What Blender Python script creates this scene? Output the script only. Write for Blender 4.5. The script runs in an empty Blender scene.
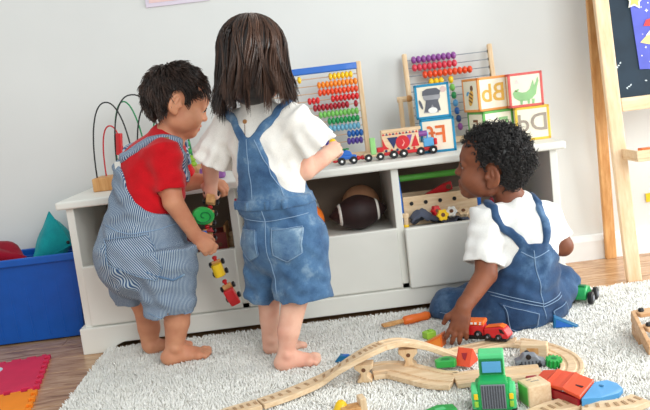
import bpy, bmesh, math, random
import numpy as np
from mathutils import Vector, Matrix
from mathutils.bvhtree import BVHTree

random.seed(7)
RNG = np.random.default_rng(11)
scene = bpy.context.scene
COL = scene.collection

# ------------------------------------------------------------------ camera
def set_camera():
    loc = Vector((0.7179, -2.2212, 0.6698))
    yaw, pitch, roll, fpx = 0.0140, -0.1403, -0.1205, 765.8
    F = Vector((math.sin(yaw) * math.cos(pitch), math.cos(yaw) * math.cos(pitch), math.sin(pitch)))
    R = Vector((math.cos(yaw), -math.sin(yaw), 0))
    U = R.cross(F)
    c, s = math.cos(roll), math.sin(roll)
    R, U = R * c + U * s, U * c - R * s
    cam = bpy.data.cameras.new('camera')
    cam.sensor_fit = 'HORIZONTAL'
    cam.sensor_width = 36
    cam.lens = fpx * 36 / 650
    cam.clip_start = 0.05
    cam.dof.use_dof = True
    cam.dof.focus_distance = 1.95
    cam.dof.aperture_fstop = 9.0
    ob = bpy.data.objects.new('camera', cam)
    M = Matrix((R, U, -F)).transposed().to_4x4()
    M.translation = loc
    ob.matrix_world = M
    COL.objects.link(ob)
    scene.camera = ob
set_camera()

# ------------------------------------------------------------------ light
world = bpy.data.worlds.new('room_light')
scene.world = world
world.use_nodes = True
_bg = world.node_tree.nodes['Background']
_bg.inputs[0].default_value = (0.96, 1.0, 0.99, 1)
_bg.inputs[1].default_value = 0.62

def area(name, loc, target, sx, sy, power, col):
    l = bpy.data.lights.new(name, 'AREA')
    l.shape = 'RECTANGLE'
    l.size, l.size_y = sx, sy
    l.energy = power
    l.color = col
    o = bpy.data.objects.new(name, l)
    o.location = loc
    o.rotation_euler = (Vector(target) - Vector(loc)).to_track_quat('-Z', 'Y').to_euler()
    COL.objects.link(o)
    return o
area('window_daylight', (2.95, -0.25, 0.78), (0.9, -0.2, 0.45), 1.7, 1.1, 40, (0.98, 1.0, 0.985))
area('window_daylight_front', (2.0, -3.2, 1.75), (1.0, 0.1, 0.45), 1.7, 1.6, 52, (0.965, 1.0, 0.99))

vs = scene.view_settings
vs.view_transform = 'Standard'
vs.look = 'None'
vs.exposure = 0.25
vs.gamma = 1.0
vs.use_curve_mapping = False

# ------------------------------------------------------------------ materials
def lin(c):
    def f(v):
        v /= 255.0
        return v / 12.92 if v <= 0.04045 else ((v + 0.055) / 1.055) ** 2.4
    return (f(c[0]), f(c[1]), f(c[2]), 1.0)
MATS = {}
def _base(name):
    m = bpy.data.materials.new(name)
    m.use_nodes = True
    nt = m.node_tree
    return m, nt, nt.nodes['Principled BSDF']
def _coord(nt, scale=(1, 1, 1), rot=(0, 0, 0)):
    tc = nt.nodes.new('ShaderNodeTexCoord')
    mp = nt.nodes.new('ShaderNodeMapping')
    mp.inputs['Scale'].default_value = scale
    mp.inputs['Rotation'].default_value = rot
    nt.links.new(tc.outputs['Object'], mp.inputs['Vector'])
    return mp.outputs['Vector']
def _noise(nt, vec, scale, detail=3.0, rough=0.55):
    n = nt.nodes.new('ShaderNodeTexNoise')
    n.inputs['Scale'].default_value = scale
    n.inputs['Detail'].default_value = detail
    n.inputs['Roughness'].default_value = rough
    nt.links.new(vec, n.inputs['Vector'])
    return n.outputs['Fac']
def _ramp(nt, fac, stops):
    r = nt.nodes.new('ShaderNodeValToRGB')
    el = r.color_ramp.elements
    el[0].position, el[0].color = stops[0]
    el[1].position, el[1].color = stops[-1]
    for p, c in stops[1:-1]:
        e = el.new(p)
        e.color = c
    nt.links.new(fac, r.inputs['Fac'])
    return r.outputs['Color']
def _bump(nt, b, h, strength, dist):
    n = nt.nodes.new('ShaderNodeBump')
    n.inputs['Strength'].default_value = strength
    n.inputs['Distance'].default_value = dist
    nt.links.new(h, n.inputs['Height'])
    nt.links.new(n.outputs['Normal'], b.inputs['Normal'])
def shade(c, k):
    return tuple(max(0, min(255, v * k)) for v in c)

def plain(name, c, rough=0.5, var=0.06, scale=18, bump=0.0, bscale=60, spec=0.4, metal=0.0, coat=0.0):
    """painted / plastic surface: one colour with a faint uneven tone"""
    if name in MATS: return MATS[name]
    m, nt, b = _base(name)
    v = _coord(nt)
    n = _noise(nt, v, scale)
    col = _ramp(nt, n, [(0.3, lin(shade(c, 1 - var))), (0.7, lin(shade(c, 1 + var)))])
    nt.links.new(col, b.inputs['Base Color'])
    b.inputs['Roughness'].default_value = rough
    b.inputs['Specular IOR Level'].default_value = spec
    b.inputs['Metallic'].default_value = metal
    b.inputs['Coat Weight'].default_value = coat
    if bump:
        _bump(nt, b, _noise(nt, v, bscale), bump, 0.002)
    MATS[name] = m
    return m

def wood(name, c1, c2, axis=0, scale=9.0, rough=0.5, stretch=9.0, knots=False):
    if name in MATS: return MATS[name]
    m, nt, b = _base(name)
    sc = [stretch, stretch, stretch]
    sc[axis] = 1.0
    v = _coord(nt, tuple(sc))
    n = _noise(nt, v, scale, 5.0, 0.62)
    stops = [(0.32, lin(c2)), (0.52, lin(tuple((a + d) / 2 for a, d in zip(c1, c2)))), (0.68, lin(c1))]
    nt.links.new(_ramp(nt, n, stops), b.inputs['Base Color'])
    b.inputs['Roughness'].default_value = rough
    b.inputs['Specular IOR Level'].default_value = 0.3
    _bump(nt, b, n, 0.12, 0.001)
    MATS[name] = m
    return m

def cloth(name, c, c2=None, rough=0.9, weave=900, wb=0.25, fade=None, fade_scale=7, fold=0.0):
    """woven cloth: fine weave bump, blotchy tone, optional faded tone"""
    if name in MATS: return MATS[name]
    m, nt, b = _base(name)
    v = _coord(nt)
    c2 = c2 or shade(c, 0.9)
    n = _noise(nt, v, fade_scale, 5.0, 0.65)
    stops = [(0.30, lin(c2)), (0.55, lin(c))]
    if fade: stops.append((0.74, lin(fade)))
    base = _ramp(nt, n, stops)
    w = _noise(nt, v, weave, 1.0, 0.5)
    mix = nt.nodes.new('ShaderNodeMixRGB')
    mix.blend_type = 'MULTIPLY'
    mix.inputs['Fac'].default_value = 0.35
    nt.links.new(base, mix.inputs['Color1'])
    wr = _ramp(nt, w, [(0.3, (0.55, 0.55, 0.55, 1)), (0.65, (1, 1, 1, 1))])
    nt.links.new(wr, mix.inputs['Color2'])
    nt.links.new(mix.outputs['Color'], b.inputs['Base Color'])
    b.inputs['Roughness'].default_value = rough
    b.inputs['Specular IOR Level'].default_value = 0.15
    b.inputs['Sheen Weight'].default_value = 0.15
    add = nt.nodes.new('ShaderNodeMath')
    add.operation = 'MULTIPLY_ADD'
    f2 = _noise(nt, v, 38, 3.0, 0.5)
    nt.links.new(f2, add.inputs[0])
    add.inputs[1].default_value = 2.0 + fold
    nt.links.new(w, add.inputs[2])
    _bump(nt, b, add.outputs[0], wb, 0.003)
    MATS[name] = m
    return m

def striped(name, c1, c2, pitch=0.0052):
    """woven stripes that follow the cut of the garment (per-vertex 'across' length)"""
    if name in MATS: return MATS[name]
    m, nt, b = _base(name)
    at = nt.nodes.new('ShaderNodeAttribute')
    at.attribute_name = 'across'
    mul = nt.nodes.new('ShaderNodeMath'); mul.operation = 'MULTIPLY'
    mul.inputs[1].default_value = 2 * math.pi / pitch
    nt.links.new(at.outputs['Fac'], mul.inputs[0])
    sn = nt.nodes.new('ShaderNodeMath'); sn.operation = 'SINE'
    nt.links.new(mul.outputs[0], sn.inputs[0])
    col = _ramp(nt, sn.outputs[0], [(0.0, lin(c1)), (0.45, lin(c2))])
    v = _coord(nt)
    n = _noise(nt, v, 8, 5.0, 0.6)
    wr = _ramp(nt, n, [(0.3, (0.74, 0.76, 0.8, 1)), (0.65, (1, 1, 1, 1))])
    mix = nt.nodes.new('ShaderNodeMixRGB'); mix.blend_type = 'MULTIPLY'
    mix.inputs['Fac'].default_value = 0.8
    nt.links.new(col, mix.inputs['Color1']); nt.links.new(wr, mix.inputs['Color2'])
    nt.links.new(mix.outputs['Color'], b.inputs['Base Color'])
    b.inputs['Roughness'].default_value = 0.9
    b.inputs['Specular IOR Level'].default_value = 0.15
    _bump(nt, b, _noise(nt, v, 42, 3.0), 0.3, 0.004)
    MATS[name] = m
    return m

def skin(name, c, lip, blush):
    if name in MATS: return MATS[name]
    m, nt, b = _base(name)
    v = _coord(nt)
    n = _noise(nt, v, 14, 4.0)
    col = _ramp(nt, n, [(0.3, lin(blush)), (0.62, lin(c))])
    at = nt.nodes.new('ShaderNodeAttribute')
    at.attribute_name = 'lip'
    mix = nt.nodes.new('ShaderNodeMixRGB')
    nt.links.new(at.outputs['Fac'], mix.inputs['Fac'])
    nt.links.new(col, mix.inputs['Color1'])
    mix.inputs['Color2'].default_value = lin(lip)
    nt.links.new(mix.outputs['Color'], b.inputs['Base Color'])
    b.inputs['Roughness'].default_value = 0.52
    b.inputs['Specular IOR Level'].default_value = 0.35
    b.inputs['Subsurface Weight'].default_value = 0.18
    b.inputs['Subsurface Radius'].default_value = (0.012, 0.005, 0.003)
    b.inputs['Subsurface Scale'].default_value = 0.6
    _bump(nt, b, _noise(nt, v, 320, 2.0), 0.06, 0.001)
    MATS[name] = m
    return m

def hairmat(name, c1, c2, rough=0.36):
    if name in MATS: return MATS[name]
    m, nt, b = _base(name)
    at = nt.nodes.new('ShaderNodeAttribute')
    at.attribute_name = 'tone'
    col = _ramp(nt, at.outputs['Fac'], [(0.0, lin(c1)), (1.0, lin(c2))])
    nt.links.new(col, b.inputs['Base Color'])
    b.inputs['Roughness'].default_value = rough
    b.inputs['Specular IOR Level'].default_value = 0.5
    MATS[name] = m
    return m

# ------------------------------------------------------------------ object helpers
def tag(o, label=None, cat=None, group=None, kind=None):
    if label: o['label'] = label
    if cat: o['category'] = cat
    if group: o['group'] = group
    if kind: o['kind'] = kind
    return o
def thing(name, label, cat, loc=(0, 0, 0), rot=(0, 0, 0), group=None):
    o = bpy.data.objects.new(name, None)
    o.empty_display_size = 0.03
    o.location = loc
    o.rotation_euler = rot
    COL.objects.link(o)
    return tag(o, label, cat, group)
def link(name, me, mat, parent=None, smooth=False):
    o = bpy.data.objects.new(name, me)
    if mat and not me.materials: me.materials.append(mat)
    if smooth:
        me.polygons.foreach_set('use_smooth', np.ones(len(me.polygons), bool))
    COL.objects.link(o)
    if parent: o.parent = parent
    return o
def np_mesh(name, V, Fc):
    """V (n,3) float, Fc (m,k) int -> mesh"""
    me = bpy.data.meshes.new(name)
    V = np.ascontiguousarray(V, np.float32)
    Fc = np.ascontiguousarray(Fc, np.int32)
    k = Fc.shape[1]
    me.vertices.add(len(V)); me.vertices.foreach_set('co', V.ravel())
    me.loops.add(Fc.size); me.loops.foreach_set('vertex_index', Fc.ravel())
    me.polygons.add(len(Fc))
    me.polygons.foreach_set('loop_start', np.arange(0, Fc.size, k, dtype=np.int32))
    me.update(calc_edges=True)
    me.validate()
    return me
def fattr(me, name, vals):
    a = me.attributes.new(name, 'FLOAT', 'POINT')
    a.data.foreach_set('value', np.ascontiguousarray(vals, np.float32))

class MB:
    """collects simple solids into one mesh"""
    def __init__(s): s.v, s.f = [], []
    def add(s, vs_, fs_, M=None):
        o = len(s.v)
        for p in vs_:
            p = Vector(p)
            s.v.append(tuple(M @ p) if M is not None else tuple(p))
        s.f += [tuple(i + o for i in f) for f in fs_]
        return s
    def box(s, c, d, M=None, rz=0.0):
        x, y, z = d[0] / 2, d[1] / 2, d[2] / 2
        R = Matrix.Translation(c) @ Matrix.Rotation(rz, 4, 'Z')
        if M is not None: R = M @ R
        vs_ = [(i, j, k) for i in (-x, x) for j in (-y, y) for k in (-z, z)]
        return s.add(vs_, [(0, 1, 3, 2), (4, 6, 7, 5), (0, 4, 5, 1), (2, 3, 7, 6), (0, 2, 6, 4), (1, 5, 7, 3)], R)
    def span(s, a, b, M=None):
        return s.box([(a[i] + b[i]) / 2 for i in range(3)], [abs(b[i] - a[i]) for i in range(3)], M)
    def prism(s, poly, z0, z1, M=None):
        """polygon (x,y) counter-clockwise, extruded z0..z1"""
        n = len(poly)
        ar = sum(poly[i][0] * poly[(i + 1) % n][1] - poly[(i + 1) % n][0] * poly[i][1] for i in range(n))
        if ar < 0: poly = poly[::-1]
        vs_ = [(x, y, z0) for x, y in poly] + [(x, y, z1) for x, y in poly]
        fs_ = [tuple(range(n))[::-1], tuple(range(n, 2 * n))]
        fs_ += [(i, (i + 1) % n, n + (i + 1) % n, n + i) for i in range(n)]
        return s.add(vs_, fs_, M)
    def lathe(s, prof, n=16, M=None):
        """profile [(r,z)] round z"""
        vs_, fs_ = [], []
        for r, z in prof:
            for i in range(n):
                a = 2 * math.pi * i / n
                vs_.append((r * math.cos(a), r * math.sin(a), z))
        for j in range(len(prof) - 1):
            for i in range(n):
                fs_.append((j * n + i, j * n + (i + 1) % n, (j + 1) * n + (i + 1) % n, (j + 1) * n + i))
        fs_.append(tuple(range(n))[::-1])
        fs_.append(tuple(range((len(prof) - 1) * n, len(prof) * n)))
        return s.add(vs_, fs_, M)
    def cyl(s, p0, p1, r0, r1=None, n=14):
        r1 = r0 if r1 is None else r1
        p0, p1 = Vector(p0), Vector(p1)
        q = (p1 - p0).to_track_quat('Z', 'Y').to_matrix().to_4x4()
        return s.lathe([(r0, 0), (r1, (p1 - p0).length)], n, Matrix.Translation(p0) @ q)
    def ball(s, c, r, n=14, m=8, M=None):
        if not hasattr(r, '__len__'): r = (r, r, r)
        prof = [(max(1e-5, math.sin(math.pi * j / m)), -math.cos(math.pi * j / m)) for j in range(m + 1)]
        T = Matrix.Translation(c) @ Matrix.Diagonal((r[0], r[1], r[2], 1))
        return s.lathe(prof, n, T if M is None else M @ T)
    def tube(s, pts, r, n=6, closed=False):
        pts = [Vector(p) for p in pts]
        N = len(pts)
        vs_, fs_ = [], []
        nrm = None
        for i, p in enumerate(pts):
            if closed: t = pts[(i + 1) % N] - pts[i - 1]
            else: t = pts[min(i + 1, N - 1)] - pts[max(i - 1, 0)]
            t.normalize()
            if nrm is None:
                nrm = t.orthogonal().normalized()
            nrm = (nrm - t * nrm.dot(t)).normalized()
            b = t.cross(nrm)
            rr = r[i] if hasattr(r, '__len__') else r
            for k in range(n):
                a = 2 * math.pi * k / n
                vs_.append(p + nrm * (rr * math.cos(a)) + b * (rr * math.sin(a)))
        for i in range(N if closed else N - 1):
            j = (i + 1) % N
            for k in range(n):
                fs_.append((i * n + k, i * n + (k + 1) % n, j * n + (k + 1) % n, j * n + k))
        if not closed:
            fs_.append(tuple(range(n))[::-1])
            fs_.append(tuple(range((N - 1) * n, N * n)))
        return s.add(vs_, fs_)
    def mesh(s, name):
        me = bpy.data.meshes.new(name)
        me.from_pydata(s.v, [], s.f)
        me.update()
        return me
    def build(s, name, mat, parent=None, bev=0.0, seg=2, smooth=False):
        o = link(name, s.mesh(name), mat, parent, smooth)
        if bev:
            b = o.modifiers.new('bevel', 'BEVEL')
            b.width = bev; b.segments = seg; b.limit_method = 'ANGLE'; b.angle_limit = math.radians(40)
        return o
def copy_tree(o, parent=None):
    c = o.copy()
    COL.objects.link(c)
    if parent: c.parent = parent
    for ch in list(o.children):
        copy_tree(ch, c)
    return c
def text_mb(txt, size, depth=0.0006, mirror=True, bold=0.0, M=None):
    """flat lettering as a mesh (x right, y up), centred; mirrored as the photo shows it"""
    cu = bpy.data.curves.new('lettering', 'FONT')
    cu.body = txt; cu.size = size; cu.extrude = depth; cu.offset = bold
    cu.align_x = 'CENTER'; cu.align_y = 'CENTER'; cu.resolution_u = 3
    ob = bpy.data.objects.new('lettering', cu)
    COL.objects.link(ob)
    bpy.context.view_layer.update()
    me = ob.evaluated_get(bpy.context.evaluated_depsgraph_get()).to_mesh()
    vs_ = [tuple(v.co) for v in me.vertices]
    fs_ = [tuple(p.vertices) for p in me.polygons]
    bpy.data.objects.remove(ob)
    bpy.data.curves.remove(cu)
    if mirror:
        vs_ = [(-x, y, z) for x, y, z in vs_]
        fs_ = [f[::-1] for f in fs_]
    return MB().add(vs_, fs_, M)

# ------------------------------------------------------------------ palette
M_CREAM = plain('cream_lacquer', (231, 230, 223), 0.42, 0.015, 5)
M_TAUPE = plain('taupe_back_board', (146, 126, 110), 0.7, 0.05, 6)
M_WALL = plain('white_wall_paint', (222, 224, 223), 0.9, 0.012, 2.5, 0.08, 220, 0.2)
M_TRIM = plain('white_trim_paint', (234, 236, 237), 0.6, 0.01)
M_BEECH = wood('pale_beech', (238, 214, 182), (216, 182, 142), 0, 14, 0.45)
M_BEECH_Z = wood('pale_beech_upright', (236, 212, 178), (214, 178, 136), 2, 14, 0.45)
M_BEECH_Y = wood('pale_beech_deep', (238, 214, 182), (218, 184, 144), 1, 14, 0.45)
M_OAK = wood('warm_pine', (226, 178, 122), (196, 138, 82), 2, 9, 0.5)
M_PINE = wood('light_pine', (240, 216, 184), (226, 190, 148), 2, 9, 0.5)
M_BLACK = plain('black_plastic', (24, 24, 27), 0.35)
M_WHITE = plain('white_plastic', (240, 240, 238), 0.4, 0.01)
M_RED = plain('red_paint', (205, 28, 36), 0.35, 0.03, coat=0.3)
M_DRED = plain('dark_red_paint', (160, 22, 36), 0.35, 0.03, coat=0.3)
M_ORANGE = plain('orange_paint', (236, 112, 38), 0.4, 0.03, coat=0.2)
M_RORANGE = plain('red_orange_paint', (232, 84, 50), 0.42, 0.03)
M_YELLOW = plain('yellow_paint', (246, 200, 24), 0.4, 0.03, coat=0.2)
M_LIME = plain('lime_paint', (156, 204, 64), 0.4, 0.03)
M_GREEN = plain('green_paint', (44, 168, 76), 0.4, 0.03, coat=0.2)
M_DGREEN = plain('deep_green_paint', (20, 122, 62), 0.4, 0.03)
M_LGREEN = plain('mint_green_paint', (96, 206, 132), 0.4, 0.03)
M_BLUE = plain('blue_paint', (34, 104, 196), 0.4, 0.03, coat=0.2)
M_LBLUE = plain('sky_blue_paint', (92, 164, 214), 0.4, 0.03)
M_NAVY = plain('navy_paint', (30, 44, 96), 0.4, 0.03)
M_TEALB = plain('petrol_blue_paint', (22, 108, 156), 0.4, 0.03)
M_PURPLE = plain('purple_paint', (132, 72, 150), 0.4, 0.03)
M_GREY = plain('grey_paint', (128, 132, 140), 0.5, 0.05)

# ------------------------------------------------------------------ room shell
def build_room():
    w = MB().span((-1.6, 0.376, -0.02), (3.4, 0.46, 1.9)).build('wall_back', M_WALL)
    tag(w, 'plain white painted wall behind the cabinet', None, kind='structure')
    b = MB()
    prof = [(0.376, 0.0), (0.358, 0.0), (0.358, 0.066), (0.362, 0.074), (0.366, 0.082), (0.376, 0.086)]
    for x0, x1 in ((1.462, 3.4), (-1.6, -0.022)):
        n = len(prof)
        vs_ = [(x0, y, z) for y, z in prof] + [(x1, y, z) for y, z in prof]
        fs_ = [tuple(range(n)), tuple(range(n, 2 * n))[::-1]] + [(i, n + i, n + (i + 1) % n, (i + 1) % n) for i in range(n)]
        b.add(vs_, fs_)
    o = b.build('baseboard_back', M_TRIM)
    tag(o, 'white moulded baseboard along the foot of the wall', None, kind='structure')
    fl = MB().span((-1.6, -1.97, -0.06), (3.4, 0.376, -0.012)).build('floor', plain('floor_gap', (70, 52, 40), 0.8))
    tag(fl, 'brown wood laminate floor planks', None, kind='structure')
    # wood planks, each a piece of the floor
    m, nt, bs = _base('laminate_plank')
    oi = nt.nodes.new('ShaderNodeObjectInfo')
    tc = nt.nodes.new('ShaderNodeTexCoord')
    add = nt.nodes.new('ShaderNodeVectorMath'); add.operation = 'MULTIPLY_ADD'
    nt.links.new(oi.outputs['Random'], add.inputs[0])
    add.inputs[1].default_value = (9, 7, 3)
    nt.links.new(tc.outputs['Object'], add.inputs[2])
    mp = nt.nodes.new('ShaderNodeMapping'); mp.inputs['Scale'].default_value = (1.6, 9, 1)
    nt.links.new(add.outputs[0], mp.inputs['Vector'])
    n = nt.nodes.new('ShaderNodeTexNoise'); n.inputs['Scale'].default_value = 4.5; n.inputs['Detail'].default_value = 7
    n.inputs['Roughness'].default_value = 0.62; n.inputs['Distortion'].default_value = 1.6
    nt.links.new(mp.outputs[0], n.inputs['Vector'])
    col = _ramp(nt, n.outputs['Fac'], [(0.28, lin((138, 100, 64))), (0.48, lin((186, 144, 104))), (0.72, lin((214, 178, 138)))])
    nt.links.new(col, bs.inputs['Base Color'])
    bs.inputs['Roughness'].default_value = 0.27
    _bump(nt, bs, n.outputs['Fac'], 0.08, 0.001)
    y = 0.376 - 0.13 * 18
    row = 0
    me = MB().span((-0.499, -0.0645, -0.012), (0.499, 0.0645, 0.0)).mesh('plank')
    while y < 0.36:
        x = -1.6 - (row * 0.37) % 0.9
        while x < 3.2:
            o = link('plank', me, m, fl)
            o.location = (x + 0.5, y + 0.065, 0)
            if o.location.y + 0.065 > 0.376: o.location.y = 0.376 - 0.065
            bv = o.modifiers.new('bevel', 'BEVEL'); bv.width = 0.0012; bv.segments = 1
            x += 1.0
        y += 0.13
        row += 1
build_room()

# ------------------------------------------------------------------ rug
def build_rug():
    r = thing('shag_rug', 'large cream shag rug lying under the children and toys', 'rug', (1.05, -0.55, 0))
    x0, x1, y0, y1 = 0.062, 2.35, -1.45, -0.022
    MB().span((x0 - 1.05, y0 + 0.55, 0.0), (x1 - 1.05, y1 + 0.55, 0.007)).build('backing', cloth('rug_backing', (222, 214, 200), (196, 186, 170), weave=300), r)
    def tufts(xa, xb, ya, yb, step, rad):
        gx, gy = np.meshgrid(np.arange(xa, xb, step), np.arange(ya, yb, step))
        n = gx.size
        root = np.stack([gx.ravel() + RNG.uniform(-.5, .5, n) * step, gy.ravel() + RNG.uniform(-.5, .5, n) * step, np.full(n, 0.006)], 1)
        # clumped lean: neighbouring tufts fall the same way
        ph = np.sin(root[:, 0] * 61 + 2.1 * np.sin(root[:, 1] * 47)) + np.sin(root[:, 1] * 73 + 1.7 * np.sin(root[:, 0] * 39))
        ang = ph * 1.9 + RNG.normal(0, 0.7, n)
        ln = RNG.uniform(0.45, 1.0, n) * 0.008 * (0.75 + 0.25 * np.sin(root[:, 0] * 31) * np.sin(root[:, 1] * 27))
        h = RNG.uniform(0.0085, 0.0135, n)
        tip = root + np.stack([np.cos(ang) * ln, np.sin(ang) * ln, h], 1)
        mid = root + np.stack([np.cos(ang) * ln * .35, np.sin(ang) * ln * .35, h * .72], 1)
        V, F = [], []
        for lvl, (c, rr) in enumerate(((root, 1.0), (mid, 1.05), (tip, 0.35))):
            for k in range(3):
                a = 2 * math.pi * k / 3 + ang
                V.append(c + np.stack([np.cos(a), np.sin(a), np.zeros(n)], 1) * (rad * rr))
        V = np.stack(V, 1)                                     # n,9,3
        base = np.arange(n)[:, None] * 9
        for lvl in (0, 1):
            for k in range(3):
                a, b = lvl * 3 + k, lvl * 3 + (k + 1) % 3
                F.append(base + np.array([[a, b, b + 3]])); F.append(base + np.array([[a, b + 3, a + 3]]))
        F.append(base + np.array([[6, 7, 8]]))
        F = np.concatenate(F, 0)
        tone = np.repeat(np.clip(0.5 + 0.2 * RNG.normal(0, 1, n), 0, 1), 9)
        return V.reshape(-1, 3) - np.array([1.05, -0.55, 0]), F, tone
    A = tufts(x0, 1.75, -0.90, y1, 0.0049, 0.0022)
    B = tufts(1.75, x1, -0.90, y1, 0.0095, 0.0045)
    C = tufts(x0, x1, y0, -0.90, 0.0095, 0.0045)
    V = np.concatenate([A[0], B[0], C[0]])
    F = np.concatenate([A[1], B[1] + len(A[0]), C[1] + len(A[0]) + len(B[0])])
    me = np_mesh('pile', V, F)
    fattr(me, 'tone', np.concatenate([A[2], B[2], C[2]]))
    m, nt, bs = _base('cream_wool')
    at = nt.nodes.new('ShaderNodeAttribute'); at.attribute_name = 'tone'
    nt.links.new(_ramp(nt, at.outputs['Fac'], [(0.0, lin((237, 234, 226))), (1.0, lin((252, 251, 248)))]), bs.inputs['Base Color'])
    bs.inputs['Roughness'].default_value = 0.95
    bs.inputs['Specular IOR Level'].default_value = 0.1
    o = link('pile', me, m, r)
    tag(o, kind='stuff')
build_rug()

# ------------------------------------------------------------------ cabinet
CW, CD, CH = 1.442, 0.37, 0.46
def build_cabinet():
    c = thing('storage_cabinet', 'long low cream storage cabinet with three bays of drawers', 'cabinet', (CW / 2, 0.17, 0))
    T = Matrix.Translation((-CW / 2, -0.17, 0))
    S = lambda a, b: MB().span(a, b, T)
    S((-0.022, -0.022, 0.437), (CW + 0.022, CD, CH)).build('top_panel', M_CREAM, c, 0.006, 3)
    for x in (0.0, CW - 0.022):
        S((x, 0.0, 0.075), (x + 0.022, CD - 0.012, 0.437)).build('side_panel', M_CREAM, c, 0.002)
    for i in (1, 2):
        x = CW * i / 3
        S((x - 0.011, 0.002, 0.075), (x + 0.011, CD - 0.012, 0.437)).build('divider', M_CREAM, c, 0.002)
    S((0.0, CD - 0.012, 0.075), (CW, CD, 0.437)).build('back_panel', M_TAUPE, c)
    S((0.022, 0.002, 0.079), (CW - 0.022, CD - 0.012, 0.092)).build('bottom_panel', M_CREAM, c)
    for i in range(3):
        S((CW * i / 3 + (0.022 if i == 0 else 0.011), 0.022, 0.238), (CW * (i + 1) / 3 - (0.022 if i == 2 else 0.011), CD - 0.012, 0.250)).build('shelf', M_CREAM, c, 0.0015)
    # plinth with bracket feet
    p = MB()
    poly = [(-0.014, 0), (0.075, 0), (0.088, 0.018), (0.11, 0.026), (CW - 0.11, 0.026), (CW - 0.088, 0.018), (CW - 0.075, 0), (CW + 0.014, 0), (CW + 0.014, 0.079), (-0.014, 0.079)]
    R = T @ Matrix.Translation((0, -0.016, 0)) @ Matrix.Rotation(math.pi / 2, 4, 'X')
    p.prism(poly, -0.022, 0.0, R)
    p.build('plinth', M_CREAM, c, 0.003)
    for x in (-0.014, CW - 0.006):
        S((x, 0.006, 0), (x + 0.02, CD - 0.012, 0.079)).build('plinth_side', M_CREAM, c, 0.002)
    # drawers
    for i, pull in enumerate((0.0, 0.0, 0.022)):
        xa = CW * i / 3 + (0.024 if i == 0 else 0.014)
        xb = CW * (i + 1) / 3 - (0.024 if i == 2 else 0.014)
        d = MB()
        d.span((xa, 0.012 - pull, 0.094), (xa + 0.01, CD - 0.03 - pull, 0.225), T)
        d.span((xb - 0.01, 0.012 - pull, 0.094), (xb, CD - 0.03 - pull, 0.225), T)
        d.span((xa, CD - 0.04 - pull, 0.094), (xb, CD - 0.03 - pull, 0.225), T)
        d.span((xa, 0.012 - pull, 0.094), (xb, CD - 0.03 - pull, 0.100), T)
        dr = d.build('drawer', M_CREAM, c)
        f = MB().span((xa - 0.004, -0.008 - pull, 0.082), (xb + 0.004, 0.014 - pull, 0.262), T)
        f.build('drawer_front', M_CREAM, dr, 0.004, 2)
build_cabinet()

# ------------------------------------------------------------------ blue bin with cushions
def build_bin():
    t = thing('storage_bin', 'open blue plastic storage bin with cushions, left of the cabinet', 'bin', (-0.27, 0.26, 0))
    m = plain('blue_plastic', (14, 88, 182), 0.38, 0.03)
    x0, x1, y0, y1 = -0.245, 0.222, -0.088, 0.086
    H = 0.262
    b = MB()
    def ring(z, g):
        return [(x0 - g, y0 - g, z), (x1 + g, y0 - g, z), (x1 + g, y1 + g, z), (x0 - g, y1 + g, z)]
    lv = [ring(0.004, -0.022), ring(H, 0.0), ring(H, -0.006), ring(0.012, -0.028)]
    vs_ = [p for r_ in lv for p in r_]
    fs_ = [(3, 2, 1, 0), (12, 13, 14, 15)]
    for k in range(3):
        for i in range(4):
            fs_.append((k * 4 + i, k * 4 + (i + 1) % 4, (k + 1) * 4 + (i + 1) % 4, (k + 1) * 4 + i))
    b.add(vs_, fs_)
    b.build('tub', m, t, 0.006, 3)
    rim = MB()
    for a, c in (((x0 - .012, y0 - .012), (x1 + .012, y0 + .003)), ((x0 - .012, y1 - .003), (x1 + .012, y1 + .012)), ((x0 - .012, y0), (x0 + .003, y1)), ((x1 - .003, y0), (x1 + .012, y1))):
        rim.span((a[0], a[1], H - 0.004), (c[0], c[1], H + 0.020))
    rim.build('rim', m, t, 0.004, 2)
    for i in range(9):                                      # shallow ribs moulded in the front
        x = x0 + 0.04 + i * 0.05
        s = MB()
        s.add([(x - .004, y0 + .019, .02), (x + .004, y0 + .019, .02), (x + .004, y0 + .001, H - .01), (x - .004, y0 + .001, H - .01),
               (x - .004, y0 + .024, .02), (x + .004, y0 + .024, .02), (x + .004, y0 + .006, H - .01), (x - .004, y0 + .006, H - .01)],
              [(0, 1, 2, 3), (4, 7, 6, 5), (0, 4, 5, 1), (3, 2, 6, 7), (0, 3, 7, 4), (1, 5, 6, 2)])
        s.build('rib', m, t, 0.0015, 1)
build_bin()

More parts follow.
